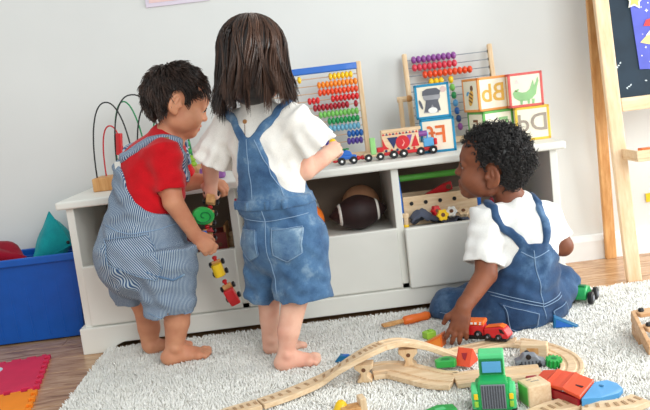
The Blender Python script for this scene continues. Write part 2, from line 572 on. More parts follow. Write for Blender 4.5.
def puffy(name, label, cat, corners, loc, mat, edges=None, puff=0.25, n=9):
    """beanbag tetrahedron with bulging faces and seam tips"""
    t = thing(name, label, cat, loc)
    c = [Vector(p) for p in corners]
    ctr = sum(c, Vector()) / 4
    b = MB()
    for tri in ((0, 1, 2), (0, 2, 3), (0, 3, 1), (1, 3, 2)):
        A, B, C = (c[i] for i in tri)
        nr = (B - A).cross(C - A).normalized()
        if nr.dot(A - ctr) < 0:
            B, C = C, B
            nr = -nr
        idx, vs_, fs_ = {}, [], []
        for i in range(n + 1):
            for j in range(n + 1 - i):
                u, v = i / n, j / n
                w = 1 - u - v
                bul = puff * 27 * u * v * w * 0.045
                edge = puff * 0.018 * (u * v + v * w + w * u)
                p = A * w + B * u + C * v
                idx[(i, j)] = len(vs_)
                vs_.append(p + nr * bul + (p - ctr).normalized() * edge)
        for i in range(n):
            for j in range(n - i):
                fs_.append((idx[(i, j)], idx[(i + 1, j)], idx[(i, j + 1)]))
                if i + j < n - 1:
                    fs_.append((idx[(i + 1, j)], idx[(i + 1, j + 1)], idx[(i, j + 1)]))
        b.add(vs_, fs_)
    b.build('cover', mat, t, smooth=True)
    s = MB()
    for i, j in ((0, 1), (0, 2), (0, 3), (1, 2), (2, 3), (3, 1)):
        s.tube([c[i].lerp(c[j], k / 8) + (c[i].lerp(c[j], k / 8) - ctr).normalized() * (puff * 0.018 * (k / 8) * (1 - k / 8)) for k in range(9)], 0.0015, 5)
    s.build('seam', mat, t)
    return t
_t = puffy('pyramid_cushion', 'teal pyramid beanbag cushion standing up in the blue bin', 'cushion',
      [(0.015, 0.02, 0.155), (-0.046, -0.045, 0.0), (0.085, -0.03, 0.045), (0.01, 0.07, -0.01)], (-0.158, 0.255, 0.252), cloth('teal_velour', (26, 160, 166), (18, 132, 142), weave=500, wb=0.1), puff=0.7)
MB().ball((0.078, -0.037, 0.055), (0.006, 0.004, 0.006)).build('button_eye', M_BLACK, _t)
_t = puffy('pyramid_cushion', 'dark red beanbag cushion slumped in the left of the blue bin', 'cushion',
      [(-0.075, 0.01, 0.07), (-0.09, -0.05, -0.02), (0.092, -0.04, 0.015), (0.02, 0.055, 0.0)], (-0.312, 0.26, 0.262), cloth('wine_velour', (150, 14, 40), (118, 8, 30), weave=500, wb=0.1), puff=0.8)
MB().ball((-0.07, -0.045, 0.018), (0.006, 0.003, 0.009)).build('yellow_tag', M_YELLOW, _t)

# ------------------------------------------------------------------ foam puzzle mats
def foam_tile(label, loc, rz, mat, circle=None):
    t = thing('foam_mat_tile', label, 'foam mat', loc, (0, 0, rz), 'foam puzzle mat tiles')
    L, n, d = 0.30, 7, 0.013
    pts = []
    corners = [(0, 0), (L, 0), (L, L), (0, L)]
    for e in range(4):
        A, B = Vector(corners[e]), Vector(corners[(e + 1) % 4])
        dr = (B - A).normalized()
        out = Vector((dr.y, -dr.x))
        pts.append(tuple(A))
        for k in range(n):
            c = A + dr * (L * (k + 0.5) / n)
            w = L / n * 0.25
            s = -1 if e in (0, 2) else 1
            for a, o_ in ((-w * 0.7, 0), (-w * 1.15, d), (w * 1.15, d), (w * 0.7, 0)):
                pts.append(tuple(c + dr * a + out * (o_ * s)))
    MB().prism(pts, 0.0, 0.011).build('foam', mat, t, 0.0012, 1)
    if circle:
        cx, cy, r1, m2 = circle
        MB().lathe([(r1, 0.0105), (r1, 0.0116)], 28, Matrix.Translation((cx, cy, 0))).build('number_ring', m2, t)
        MB().lathe([(r1 * 0.5, 0.011), (r1 * 0.5, 0.0119)], 24, Matrix.Translation((cx + .004, cy, 0)) @ Matrix.Diagonal((0.7, 1, 1, 1))).build('number_hole', mat, t)
    return t
M_FPINK = plain('pink_red_foam', (216, 44, 84), 0.8, 0.04, 10, 0.3, 400)
M_FOR = plain('orange_foam', (250, 140, 28), 0.8, 0.04, 10, 0.3, 400)
foam_tile('pink-red foam puzzle mat tile with a pale ring, beside the blue bin', (-0.132, 0.012, 0.0), math.radians(180 + 12), M_FPINK, (0.145, 0.08, 0.034, plain('pale_blue_foam', (206, 222, 232), 0.8)))
foam_tile('orange foam puzzle mat tile at the bottom left corner', (-0.069, -0.287, 0.0), math.radians(180 + 12), M_FOR)

# ------------------------------------------------------------------ poster on wall and paper scrap
def build_poster():
    t = thing('wall_poster', 'faded pink poster with a lilac border high on the wall', 'poster', (0.348, 0.374, 1.028))
    a = math.radians(0)
    MB().span((-0.098, -0.004, -0.004), (0.11, 0.0, 0.36)).build('paper', plain('lilac_paper', (222, 212, 228), 0.8, 0.02), t)
    MB().span((-0.086, -0.0055, 0.009), (0.098, -0.0038, 0.348)).build('print', plain('pink_print', (236, 204, 204), 0.8, 0.03, 12), t)
    MB().lathe([(0.028, 0), (0.028, 0.001)], 20, Matrix.Translation((0.03, -0.0055, 0.075)) @ Matrix.Rotation(math.pi / 2, 4, 'X')).build('printed_disc', plain('white_print', (240, 236, 238), 0.8), t)
build_poster()
o = MB().prism([(0, 0), (0.04, 0.002), (0.041, 0.032), (-0.001, 0.03)], 0, 0.004, Matrix.Translation((1.861, 0.375, 0.176)) @ Matrix.Rotation(math.pi / 2, 4, 'X')).build('paper_note', M_YELLOW)
tag(o, 'small yellow card stuck low on the wall behind the easel', 'paper')

# ------------------------------------------------------------------ alphabet blocks
M_BLOCK = plain('block_card', (242, 234, 214), 0.55, 0.02, 12)
RX90 = Matrix.Rotation(math.pi / 2, 4, 'X')
def flat(parent, name, poly, mat, y, th=0.0008):
    """flat printed shape on the front (-y) of a block; poly in (x,z)"""
    return MB().prism(poly, 0, th, Matrix.Translation((0, y, 0)) @ RX90).build(name, mat, parent)
def ellipse(cx, cy, rx, ry, n=18, a=0.0):
    ca, sa = math.cos(a), math.sin(a)
    return [(cx + rx * math.cos(t) * ca - ry * math.sin(t) * sa, cy + rx * math.cos(t) * sa + ry * math.sin(t) * ca) for t in (2 * math.pi * i / n for i in range(n))]
def block(label, loc, rz, col, L=0.104):
    t = thing('alphabet_block', label, 'block', loc, (0, 0, math.radians(rz)), 'alphabet blocks on the cabinet')
    h = L / 2
    MB().box((0, 0, h), (L - 0.002, L - 0.002, L - 0.002)).build('cube', M_BLOCK, t, 0.002)
    e = 0.0075
    b = MB()
    for sx in (-1, 1):                                      # coloured frame round all six faces
        for sz in (0, 1):
            b.box((0, sx * (h - e / 2), e / 2 + sz * (L - e)), (L, e, e))
            b.box((sx * (h - e / 2), 0, e / 2 + sz * (L - e)), (e, L, e))
        for sy in (-1, 1):
            b.box((sx * (h - e / 2), sy * (h - e / 2), h), (e, e, L))
    b.build('frame', col, t, 0.0008, 1)
    return t
def letters(t, txt, mat, size=0.075, dx=0, dz=0.052, side=None, L=0.104):
    M = Matrix.Translation((dx, -L / 2 + 0.0004, dz)) @ RX90
    if side == 'left':
        M = Matrix.Rotation(-math.pi / 2, 4, 'Z') @ M
    text_mb(txt, size, 0.0006, True, 0.0008, M).build('letters', mat, t)
B_BLUE = plain('block_blue', (30, 138, 182), 0.5, 0.03)
B_OR = plain('block_orange', (232, 150, 78), 0.5, 0.03)
B_RED = plain('block_coral', (216, 96, 92), 0.5, 0.03)
B_YEL = plain('block_yellow', (240, 196, 70), 0.5, 0.03)
B_GRN = plain('block_green', (96, 172, 84), 0.5, 0.03)
INK_G = plain('ink_grey', (96, 98, 108), 0.7)
INK_GL = plain('ink_light_grey', (160, 160, 166), 0.7)
INK_O = plain('ink_orange', (226, 112, 58), 0.7)
INK_Y = plain('ink_mustard', (226, 176, 84), 0.7)
INK_GN = plain('ink_sage', (150, 196, 138), 0.7)
INK_BR = plain('ink_brown', (112, 72, 48), 0.7)
ZT = 0.4602
bF = block('blue-framed alphabet block with orange letters Ff, under the cat block', (1.124, 0.152, ZT), -8, B_BLUE)
letters(bF, 'Ff', INK_O)
bC = block('blue-framed alphabet block with a grey cat picture, on top', (1.117, 0.152, ZT + 0.1045), -7, B_BLUE)
y = -0.0512
flat(bC, 'picture', [(-.030, .018), (.016, .016), (.012, .044), (.016, .062), (-.018, .064), (-.020, .046)], INK_GL, y)
flat(bC, 'picture', ellipse(-.002, .066, .026, .019), INK_GL, y - .0003)
flat(bC, 'picture', [(-.030, .070), (.022, .070), (.026, .080), (.014, .090), (-.014, .090), (-.028, .084)], INK_G, y - .0006)
flat(bC, 'picture', [(-.020, .056), (.016, .056), (.022, .022), (.010, .020), (-.002, .042), (-.014, .020), (-.026, .022)], INK_G, y - .0008)
flat(bC, 'picture', ellipse(-.002, .024, .014, .009), M_WHITE, y - .0011)
flat(bC, 'picture', ellipse(-.036, .044, .004, .015, a=.3), INK_G, y - .0003)
flat(bC, 'picture', [p for p in ellipse(.034, .084, .009, .009)], plain('ink_pink', (226, 196, 190), 0.7), y - .0003)
bB = block('orange-framed alphabet block with letters Bb and a bee on its side', (1.294, 0.196, ZT + 0.1045), 15, B_OR)
letters(bB, 'Bb', INK_Y, 0.078)
T = Matrix.Rotation(-math.pi / 2, 4, 'Z')
def flat_side(t, name, poly, mat, y):
    MB().prism(poly, 0, .0008, T @ Matrix.Translation((0, y, 0)) @ RX90).build(name, mat, t)
flat_side(bB, 'bee', ellipse(.002, .044, .014, .026, a=-.4), INK_Y, y)
for k in range(3):
    flat_side(bB, 'bee', ellipse(-.002 + k * .004, .034 + k * .011, .013, .0026, a=-.4), INK_BR, y - .0003)
flat_side(bB, 'bee', ellipse(.010, .074, .009, .009), INK_BR, y)
flat_side(bB, 'bee', ellipse(-.018, .058, .010, .005, a=.6), M_LBLUE, y)
bE = block('green-framed alphabet block with letters Ee, under the Bb block', (1.302, 0.192, ZT), 15, B_GRN)
letters(bE, 'Ee', INK_GN, 0.075)
letters(bE, 'E', INK_BR, 0.07, side='left')
bK = block('coral-framed alphabet block with a green crocodile, rightmost on top', (1.404, 0.170, ZT + 0.1045), -4, B_RED)
croc = [(-.040, .044), (-.036, .030), (-.022, .020), (.000, .018), (.018, .024), (.030, .036), (.034, .056), (.040, .074), (.038, .088), (.033, .074), (.026, .060), (.024, .080), (.018, .066), (.012, .052), (.000, .044), (-.012, .044), (-.024, .048), (-.020, .056), (-.032, .054)]
flat(bK, 'crocodile', croc, INK_GN, y)
for px in (-.020, .002, .016):
    flat(bK, 'crocodile', [(px, .022), (px + .009, .022), (px + .007, .008), (px + .001, .008)], INK_GN, y)
flat(bK, 'crocodile', ellipse(-.030, .050, .0025, .0025, 8), INK_BR, y - .0004)
flat(bK, 'printed_triangle', [(-.034, .072), (-.018, .072), (-.026, .086)], plain('ink_faint', (226, 214, 206), 0.7), y)
bD = block('yellow-framed alphabet block with grey letters Dd, at the cabinet end', (1.419, 0.172, ZT), -5, B_YEL)
letters(bD, 'Dd', plain('ink_warm_grey', (164, 152, 140), 0.7))

# ------------------------------------------------------------------ abacuses
def bead_mesh(r, w, name='bead'):
    prof = [(r * .35, -w / 2), (r * .8, -w * .36), (r, -w * .08), (r, w * .08), (r * .8, w * .36), (r * .35, w / 2)]
    return MB().lathe(prof, 12, Matrix.Rotation(math.pi / 2, 4, 'Y')).mesh(name)
def abacus(label, loc, rot, w, h, rows, cols, z0, dz, r, bw, rodm, layout, top=None, rr=.0015):
    t = thing('abacus', label, 'abacus', loc, rot)
    for s in (-1, 1):
        MB().box((s * w / 2, 0, h / 2), (0.016, 0.018, h)).build('post', M_BEECH_Z, t, 0.004, 2)
    MB().box((0, 0, 0.012), (w, 0.016, 0.02)).build('bottom_bar', M_BEECH, t, 0.002)
    if top:
        MB().box((0, 0, h - 0.013), (w - 0.012, 0.02, 0.021)).build('top_bar', top, t, 0.003)
    for s in (-1, 1):
        MB().box((s * w / 2, 0.012, 0.008), (0.02, 0.06, 0.016)).build('foot', M_BEECH_Y, t, 0.004)
    bm = {}
    for i in range(rows):
        z = z0 - i * dz
        MB().cyl((-w / 2, 0, z), (w / 2, 0, z), rr, n=8).build('rod', rodm, t)
        if not top:
            MB().cyl((w / 2 - .0095, 0, z), (w / 2 - .0075, 0, z), .005, n=10).build('rod_cap', M_BLACK, t)
        c = cols[i]
        if c.name not in bm:
            bm[c.name] = bead_mesh(r, bw)
        for x in layout[i]:
            o = link('bead', bm[c.name], c, t, True)
            o.location = (x, 0, z)
M_DKRED = plain('bead_dark_red', (166, 20, 40), 0.3, 0.02, coat=.4)
M_BRED = plain('bead_red', (214, 34, 38), 0.3, 0.02, coat=.4)
M_BRO = plain('bead_red_orange', (232, 76, 32), 0.3, 0.02, coat=.4)
M_BOR = plain('bead_orange', (240, 138, 36), 0.3, 0.02, coat=.4)
M_BYE = plain('bead_yellow', (248, 200, 22), 0.3, 0.02, coat=.4)
M_BLG = plain('bead_light_green', (124, 196, 96), 0.3, 0.02, coat=.4)
M_BGR = plain('bead_green', (34, 150, 84), 0.3, 0.02, coat=.4)
M_BLB = plain('bead_light_blue', (112, 176, 204), 0.3, 0.02, coat=.4)
M_BBL = plain('bead_blue', (28, 100, 180), 0.3, 0.02, coat=.4)
M_BPU = plain('bead_purple', (86, 66, 156), 0.3, 0.02, coat=.4)
M_BVI = plain('bead_violet', (140, 72, 150), 0.3, 0.02, coat=.4)
M_BPK = plain('bead_rose', (214, 60, 80), 0.3, 0.02, coat=.4)
M_BNV = plain('bead_navy', (22, 62, 120), 0.3, 0.02, coat=.4)
bw = 0.0128
def run(x1, n, w=bw): return [x1 - i * w for i in range(n)]
R_ = 0.137
lay1 = [run(R_ - .012, 6) + [-.038, -.068, -.09, -.103], run(R_, 10), run(R_ + .0, 10), run(R_ + .0, 7) + [.012, -.001, -.014],
        [R_ - .006] + run(R_ - .034, 9), run(R_ - .006, 10), run(R_ - .006, 8) + [-.09, -.103], run(R_ - .006, 8) + [-.09, -.103],
        run(R_, 4) + run(.030, 6), run(R_ - .003, 4) + run(.030, 6)]
abacus('abacus with a blue top bar, beside the long-haired child', (0.757, 0.215, ZT), (math.radians(-2), 0, math.radians(1)), 0.305, 0.306, 10,
       [M_BYE, M_BOR, M_BRO, M_BRED, M_DKRED, M_BLG, M_BGR, M_BLB, M_BBL, M_BPU], 0.268, 0.0232, 0.0114, bw,
       plain('bead_rod', (206, 170, 140), 0.4), lay1, M_BLUE)
bw2 = 0.0165
lay2 = [run(.020, 9, bw2), run(.020, 9, bw2), run(.068, 10, bw2)] + [[.002 + .002 * k] + [-.03 - bw2 * i for i in range(3)] for k in range(7)]
abacus('abacus without a top bar, behind the alphabet blocks', (1.212, 0.288, ZT + .006), (math.radians(-9), 0, math.radians(-1)), 0.282, 0.312, 10,
       [M_BVI, M_BPK, M_BRO, M_BYE, M_BLG, M_BGR, M_LBLUE, M_BBL, M_BNV, M_BVI], 0.289, 0.0262, 0.0125, bw2,
       plain('steel_rod', (150, 158, 170), 0.3, metal=0.6), lay2)
# wooden peg stand beside the second abacus
def peg_stand():
    t = thing('peg_toy', 'small wooden peg frame standing left of the blocks', 'wooden toy', (1.045, 0.22, ZT))
    MB().box((-0.016, 0, 0.088), (0.013, 0.02, 0.176)).build('upright', M_BEECH_Z, t, 0.002)
    MB().cyl((-0.026, 0, 0.17), (0.012, 0, 0.17), 0.009, n=12).build('dowel', M_BEECH, t, 0.001)
    MB().ball((0.012, -0.002, 0.17), 0.011).build('knob', M_OAK, t, smooth=True)
    MB().box((-0.012, 0, 0.006), (0.03, 0.07, 0.012)).build('foot', M_BEECH, t, 0.002)
peg_stand()

# ------------------------------------------------------------------ bead maze
def bead_maze():
    t = thing('bead_maze', 'bead maze with black, green and red wire loops on wooden base', 'bead maze', (0.205, 0.22, ZT))
    MB().box((0, 0, 0.021), (0.33, 0.105, 0.042)).build('base', M_OAK, t, 0.004)
    def arch(x0, x1, y0, y1, h, mat, p=2.6, bend=0.0):
        pts = []
        for i in range(29):
            a = math.pi * i / 28
            cx, sx = math.cos(a), math.sin(a)
            k = abs(cx) ** (2 / p) * (1 if cx > 0 else -1)
            u = (1 - k) / 2
            pts.append((x0 + (x1 - x0) * u, y0 + (y1 - y0) * u + bend * math.sin(a * 2), 0.04 + h * abs(sx) ** (2 / p)))
        MB().tube(pts, 0.0024, 7).build('wire', mat, t, smooth=True)
    Wb = plain('black_wire', (28, 30, 32), 0.35)
    Wg = plain('green_wire', (24, 140, 84), 0.35)
    Wr = plain('red_wire', (206, 50, 60), 0.35)
    arch(-.155, -.042, -.02, .02, .232, Wb, 2.2)
    arch(-.098, .010, .03, -.02, .228, Wg, 2.1)
    arch(-.085, .055, -.03, .035, .246, Wb, 2.3)
    arch(-.135, -.055, .015, -.03, .158, Wr, 2.3)
    arch(-.015, .145, -.035, .02, .232, Wb, 2.3)
    arch(.02, .152, .03, -.03, .2, Wg, 2.2)
    MB().cyl((-.072, -.03, .105), (-.064, -.028, .172), .0105, n=16).build('red_cylinder', M_RED, t, 0.002)
    for i, (x, z, m, r) in enumerate(((.139, .115, M_GREEN, .013), (.141, .09, M_GREEN, .013), (.146, .065, M_LIME, .016), (.148, .048, M_LIME, .015))):
        MB().ball((x, -.028, z), (r, r, r * .8)).build('bead', m, t, smooth=True)
    MB().box((.143, -.04, .008), (.03, .03, .022)).build('red_piece', M_RED, t, .003)
bead_maze()
o = MB().box((0, 0, 0.018), (0.075, 0.05, 0.036)).build('toy_brick', plain('lilac_brick', (150, 96, 168), 0.45), None, 0.005)
o.location = (0.418, 0.15, ZT)
tag(o, 'lilac toy brick on the cabinet top beside the bead maze', 'toy brick')

# ------------------------------------------------------------------ shelf train
def wheel_mesh(r, w):
    return MB().lathe([(r * .55, -w / 2), (r * .92, -w / 2), (r, -w * .3), (r, w * .3), (r * .92, w / 2), (r * .55, w / 2)], 16, Matrix.Rotation(math.pi / 2, 4, 'X')).mesh('wheel')
WM = {}
def wheels(t, xs, yh, r, w=0.007, hub=M_WHITE, side=(-1, 1)):
    key = (r, w)
    if key not in WM:
        WM[key] = wheel_mesh(r, w)
        WM[(key, 'h')] = MB().lathe([(r * .34, -w * .62), (r * .34, w * .62)], 12, Matrix.Rotation(math.pi / 2, 4, 'X')).mesh('hub')
    for x in xs:
        for s in side:
            o = link('wheel', WM[key], M_BLACK, t)
            o.location = (x, s * yh, r)
            h = bpy.data.objects.new('hub', WM[(key, 'h')])
            if not WM[(key, 'h')].materials: WM[(key, 'h')].materials.append(hub)
            COL.objects.link(h)
            h.parent = o
def shelf_train():
    yy = 0.085
    G_ = 'wooden train on the cabinet top'
    # blue car
    t = thing('toy_train_car', 'small blue toy car at the left end of the train', 'toy train', (0.834, yy - .012, ZT), (0, 0, math.radians(2)), G_)
    MB().box((0, 0, 0.021), (0.054, 0.026, 0.012)).build('chassis', M_BLUE, t, 0.003)
    MB().prism([(-.02, .026), (.016, .026), (.010, .038), (-.004, .044), (-.012, .040)], -.011, .011, RX90).build('cab', M_BLUE, t, 0.002)
    MB().box((-.005, 0, .046), (.024, .02, .004)).build('roof', M_DGREEN, t, .001)
    wheels(t, (-.019, .017), .0165, .0115)
    MB().ball((-.036, 0, .012), (.01, .004, .004)).build('coupling', M_RED, t)
    # red link
    t = thing('train_coupling', 'red wooden coupling between blue car and green engine', 'toy train', (0.874, yy, ZT), group=None)
    for x in (-.007, .007):
        MB().ball((x, 0, .014), (.008, .006, .007)).build('knob', M_RED, t, smooth=True)
    MB().cyl((-.01, 0, .014), (.01, 0, .014), .004, n=8).build('pin', M_RED, t)
    # green-front flat car
    t = thing('toy_train_car', 'train car with an upright light green board', 'toy train', (0.915, yy, ZT), (0, 0, 0), G_)
    MB().box((0, 0, .018), (.06, .026, .012)).build('chassis', M_BEECH, t, .002)
    MB().box((-.001, -.004, .044), (.016, .022, .05)).build('board', plain('pale_green_board', (150, 210, 130), .5), t, .002)
    MB().box((.02, -.004, .031), (.02, .022, .014)).build('red_block', M_RED, t, .002)
    wheels(t, (-.018, .018), .0165, .0115)
    # long patterned wagon
    t = thing('toy_train_car', 'long wooden train wagon printed with red and navy triangles', 'toy train', (0.998, yy, ZT), (0, 0, 0), G_)
    MB().box((0, 0, .016), (.105, .026, .010)).build('chassis', M_RED, t, .002)
    MB().box((0, 0, .05), (.112, .026, .058)).build('box_body', M_BEECH, t, .002)
    MB().box((.004, 0, .083), (.12, .03, .009)).build('roof', M_BEECH, t, .002)
    f = -.0131
    for i in range(11):
        x = -.050 + i * .010
        flat(t, 'printed_triangle', [(x - .0042, .071), (x + .0042, .071), (x, .078)], (M_NAVY if i % 2 else M_RED), f)
    flat(t, 'printed_triangle', [(-.040, .064), (-.008, .064), (-.022, .030)], M_NAVY, f)
    flat(t, 'printed_triangle', [(.020, .066), (.036, .066), (.026, .036)], M_PURPLE, f)
    flat(t, 'printed_triangle', [(-.055, .064), (-.046, .040), (-.036, .030), (-.055, .030)], M_RED, f)
    flat(t, 'printed_triangle', [(.030, .030), (.055, .030), (.046, .066)], M_RED, f - .0003)
    flat(t, 'printed_disc', ellipse(.006, .046, .021, .021, 24), M_RED, f - .0006)
    flat(t, 'printed_mark', [(.002, .036), (.009, .044), (.006, .056), (.012, .044), (.006, .034)], plain('pink_mark', (246, 170, 160), .6), f - .001)
    for i in range(6):
        x = -.046 + i * .017
        flat(t, 'printed_diamond', [(x - .005, .025), (x, .021), (x + .005, .025), (x, .030)], (M_RED if i % 2 else M_NAVY), f - .0002)
    MB().cyl((.056, -.004, .064), (.082, -.004, .064), .0085, n=14).build('purple_dowel', M_PURPLE, t, .001)
    wheels(t, (-.024, .006), .0165, .0125)
    # small blue and red engine
    t = thing('toy_train_engine', 'small sky blue and red toy engine at the train front', 'toy train', (1.082, yy + .006, ZT), (0, 0, 0), G_)
    MB().box((-.004, 0, .017), (.058, .026, .010)).build('chassis', M_RED, t, .002)
    MB().box((.001, 0, .036), (.032, .026, .026)).build('cab', M_LBLUE, t, .003)
    MB().box((-.026, 0, .029), (.022, .024, .016)).build('tank', M_BEECH, t, .002)
    MB().cyl((.0, 0, .048), (.0, 0, .066), .003, n=8).build('funnel', M_LBLUE, t)
    MB().box((.022, -.004, .036), (.010, .02, .02)).build('nose', M_RED, t, .003)
    wheels(t, (-.026, .012), .0165, .0125)
shelf_train()

# ------------------------------------------------------------------ things inside the bays
def bays():
    z = 0.2503
    # football
    t = thing('american_football', 'dark brown football with white stripes in the middle bay', 'football', (0.850, 0.115, z + 0.055), (0, math.radians(-2), math.radians(4)))
    prof = []
    for i in range(15):
        u = -1 + 2 * i / 14
        prof.append((max(0.0012, 0.0545 * (1 - abs(u) ** 1.75) ** 0.86), 0.091 * u))
    MY = Matrix.Rotation(math.pi / 2, 4, 'Y')
    MB().lathe(prof, 28, MY).build('leather', plain('dark_leather', (44, 24, 24), 0.5, 0.12, 30, 0.5, 700), t, smooth=True)
    def rad(x): return 0.0545 * (1 - abs(x / .091) ** 1.75) ** 0.86 + .0008
    for s in (-1, 1):
        MB().lathe([(rad(s * .055) - .002, s * .054), (rad(s * .055), s * .055), (rad(s * .062), s * .062), (rad(s * .062) - .002, s * .063)][::s], 28, MY).build('stripe', plain('stripe_white', (226, 220, 212), .6), t, smooth=True)
    # tan ball behind
    t = thing('ball', 'tan ball behind the football in the middle bay', 'ball', (0.868, 0.235, z + 0.062))
    MB().ball((0, 0, 0), 0.062, 24, 14).build('skin', plain('tan_leather', (190, 138, 104), .55, .06, 12, .3, 500), t, smooth=True)
    MB().tube([(0.0622 * math.cos(a), 0.0622 * math.sin(a) * .5, 0.0622 * math.sin(a) * .866) for a in (2 * math.pi * i / 32 for i in range(32))], .0012, 5, True).build('seam', INK_BR, t)
    # orange ball and soccer ball
    t = thing('ball', 'orange rubber ball left of the football in the middle bay', 'ball', (0.698, 0.085, z + 0.052))
    MB().ball((0, 0, 0), (.046, .046, .052), 22, 14).build('skin', plain('orange_rubber', (244, 122, 40), .5), t, smooth=True)
    MB().cyl((0, 0, .05), (0, 0, .058), .004, n=8).build('valve', M_ORANGE, t)
    t = thing('ball', 'black and white ball behind the orange ball', 'ball', (0.667, 0.205, z + 0.068))
    MB().ball((0, 0, 0), 0.067, 24, 14).build('skin', M_WHITE, t, smooth=True)
    for th, ph in ((20, -30), (-70, 10), (-30, -15), (-40, 60), (80, 30), (150, 0), (-110, -40), (-5, 35)):
        d = Vector((math.cos(math.radians(ph)) * math.cos(math.radians(th)), math.cos(math.radians(ph)) * math.sin(math.radians(th)), math.sin(math.radians(ph))))
        q = d.to_track_quat('Z', 'Y').to_matrix().to_4x4()
        b = MB()
        ring = [(0.024 * math.cos(2 * math.pi * i / 5), 0.024 * math.sin(2 * math.pi * i / 5)) for i in range(5)]
        vs_ = [(0, 0, 0.0675)] + [tuple(Vector((x, y_, math.sqrt(.0675 ** 2 - .024 ** 2)))) for x, y_ in ring]
        b.add(vs_, [(0, i + 1, (i + 1) % 5 + 1) for i in range(5)], q)
        b.build('patch', M_BLACK, t)
    # left bay: patterned crate, peg dolls
    t = thing('toy_crate', 'brown wooden toy crate with a row of dots in the left bay', 'toy crate', (0.345, 0.10, z))
    MB().span((-.10, -.055, 0), (.10, .055, .006)).build('bottom', M_OAK, t)
    for y_ in (-.055, .049):
        MB().span((-.10, y_, .006), (.10, y_ + .006, .055)).build('side', plain('maroon_wood', (126, 46, 42), .5, .08), t, .001)
    for x in (-.10, .094):
        MB().span((x, -.049, .006), (x + .006, .049, .075)).build('end', M_OAK, t, .001)
    for i in range(9):
        MB().ball((-.085 + i * .0205, -.056, .020), (.0065, .0015, .0065), 10, 6).build('dot', INK_BR, t)
    for i, (x, y_, m) in enumerate(((.432, .065, M_OAK), (.455, .10, M_BEECH))):
        t = thing('peg_doll', ('brown' if i == 0 else 'pale') + ' wooden peg doll standing in the left bay', 'peg doll', (x, y_, z))
        MB().lathe([(.011, 0), (.012, .004), (.0095, .024), (.006, .029)], 14).build('torso', m, t, smooth=True)
        MB().ball((0, 0, .037), .0095).build('head', M_BEECH, t, smooth=True)
    # right bay: toy toolbox
    t = thing('toy_toolbox', 'wooden toy toolbox with peg holes and a green handle bar', 'toolbox', (1.10, 0.13, z))
    MB().span((-.125, -.05, .0), (.125, .05, .008)).build('bottom', M_BEECH, t)
    for y_ in (-.05, .042):
        MB().span((-.113, y_, .008), (.113, y_ + .008, .088)).build('side', M_BEECH, t, .0015)
    for i in range(5):
        MB().cyl((-.088 + i * .044, -.0512, .066), (-.088 + i * .044, -.047, .066), .0062, n=12).build('peg_hole', M_BLACK, t)
    for x in (-.125, .113):
        MB().prism([(-.05, 0), (.05, 0), (.05, .07), (.02, .15), (-.02, .15), (-.05, .07)], x, x + .012, Matrix(((0, 0, 1, 0), (1, 0, 0, 0), (0, 1, 0, 0), (0, 0, 0, 1)))).build('end', M_BLUE, t, .003)
    MB().cyl((-.135, 0, .14), (.135, 0, .14), .0098, n=14).build('handle', plain('apple_green', (92, 176, 70), .4), t, .001)
    def put(o, loc, rot): o.location = loc; o.rotation_euler = rot
    # tools lying in the toolbox
    t = thing('toy_spanner', 'red wooden toy spanner sticking out of the toolbox', 'toy tool', (1.10, 0.135, z + .085), (0, math.radians(-17), 0))
    MB().prism([(-.07, -.004), (.03, -.012), (.05, -.012), (.055, .014), (.03, .016), (-.07, .004)], -.006, .006, RX90).build('bar', M_RED, t, .002)
    MB().lathe([(.008, -.0075), (.008, .0075)], 12, Matrix.Translation((.04, 0, .001)) @ RX90).build('hole', INK_BR, t)
    # grey cloth and wooden nuts over the drawer edge
    n = 36
    vs_, fs_ = [], []
    for i in range(n + 1):
        for j in range(9):
            u, v = i / n, j / 8
            x = 1.0 + u * .175
            zz = .256 + .006 * math.sin(u * 17 + v * 3) + (.044 * math.exp(-((u - .20) / .17) ** 2) + .008) * math.sin(math.pi * (.15 + .8 * v)) + .003 * math.sin(u * 41 + v * 8)
            vs_.append((x + .004 * math.sin(v * 9), .028 + v * .05, max(zz, .2515)))
    for i in range(n):
        for j in range(8):
            a = i * 9 + j
            fs_.append((a, a + 9, a + 10, a + 1))
    me = MB().add(vs_, fs_).mesh('cloth')
    o = link('folded_cloth', me, cloth('slate_cloth', (92, 98, 116), (70, 74, 92), weave=500), None, True)
    sm = o.modifiers.new('thick', 'SOLIDIFY'); sm.thickness = .004
    tag(o, 'slate grey folded cloth on the edge of the right drawer', 'cloth')
    def nut(label, loc, m, r=.017, rot=(0, 0, 0), th=.013):
        t = thing('wooden_nut', label, 'wooden nut', loc, rot)
        pts = [(r * (1 + .12 * math.cos(6 * a)) * math.cos(a), r * (1 + .12 * math.cos(6 * a)) * math.sin(a)) for a in (2 * math.pi * i / 36 for i in range(36))]
        MB().prism(pts, -th / 2, th / 2, RX90).build('ring', m, t, .001)
        MB().cyl((0, -th / 2 - .0006, 0), (0, th / 2 + .0006, 0), r * .38, n=14).build('bore', INK_BR, t)
    nut('yellow wooden nut standing at the drawer edge', (1.093, .020, .2805), M_YELLOW, .0165, (math.radians(-10), 0, .1))
    nut('red and pale wooden nut behind the yellow nut', (1.078, .046, .292), M_RED, .0145, (0, 0, .5))
    nut('white wooden nut right of the yellow nut', (1.124, .036, .284), M_WHITE, .0155, (math.radians(-30), 0, -.3))
    nut('pale beech nut lying nearest the seated child', (1.158, .030, .281), M_BEECH, .0165, (math.radians(-50), 0, -.2))
    t = thing('wooden_screw', 'pale wooden toy screw standing beside the divider', 'toy screw', (.985, .038, .2503))
    MB().lathe([(.007, 0), (.007, .032), (.010, .033), (.010, .042), (.007, .046)], 14).build('shaft', M_BEECH, t, smooth=False)
    MB().lathe([(.0075, .004), (.0085, .008), (.0075, .012)], 14).build('thread', M_YELLOW, t)
    # red bag at the far right
    b = MB()
    b.ball((0, 0, .035), (.055, .04, .035), 20, 12)
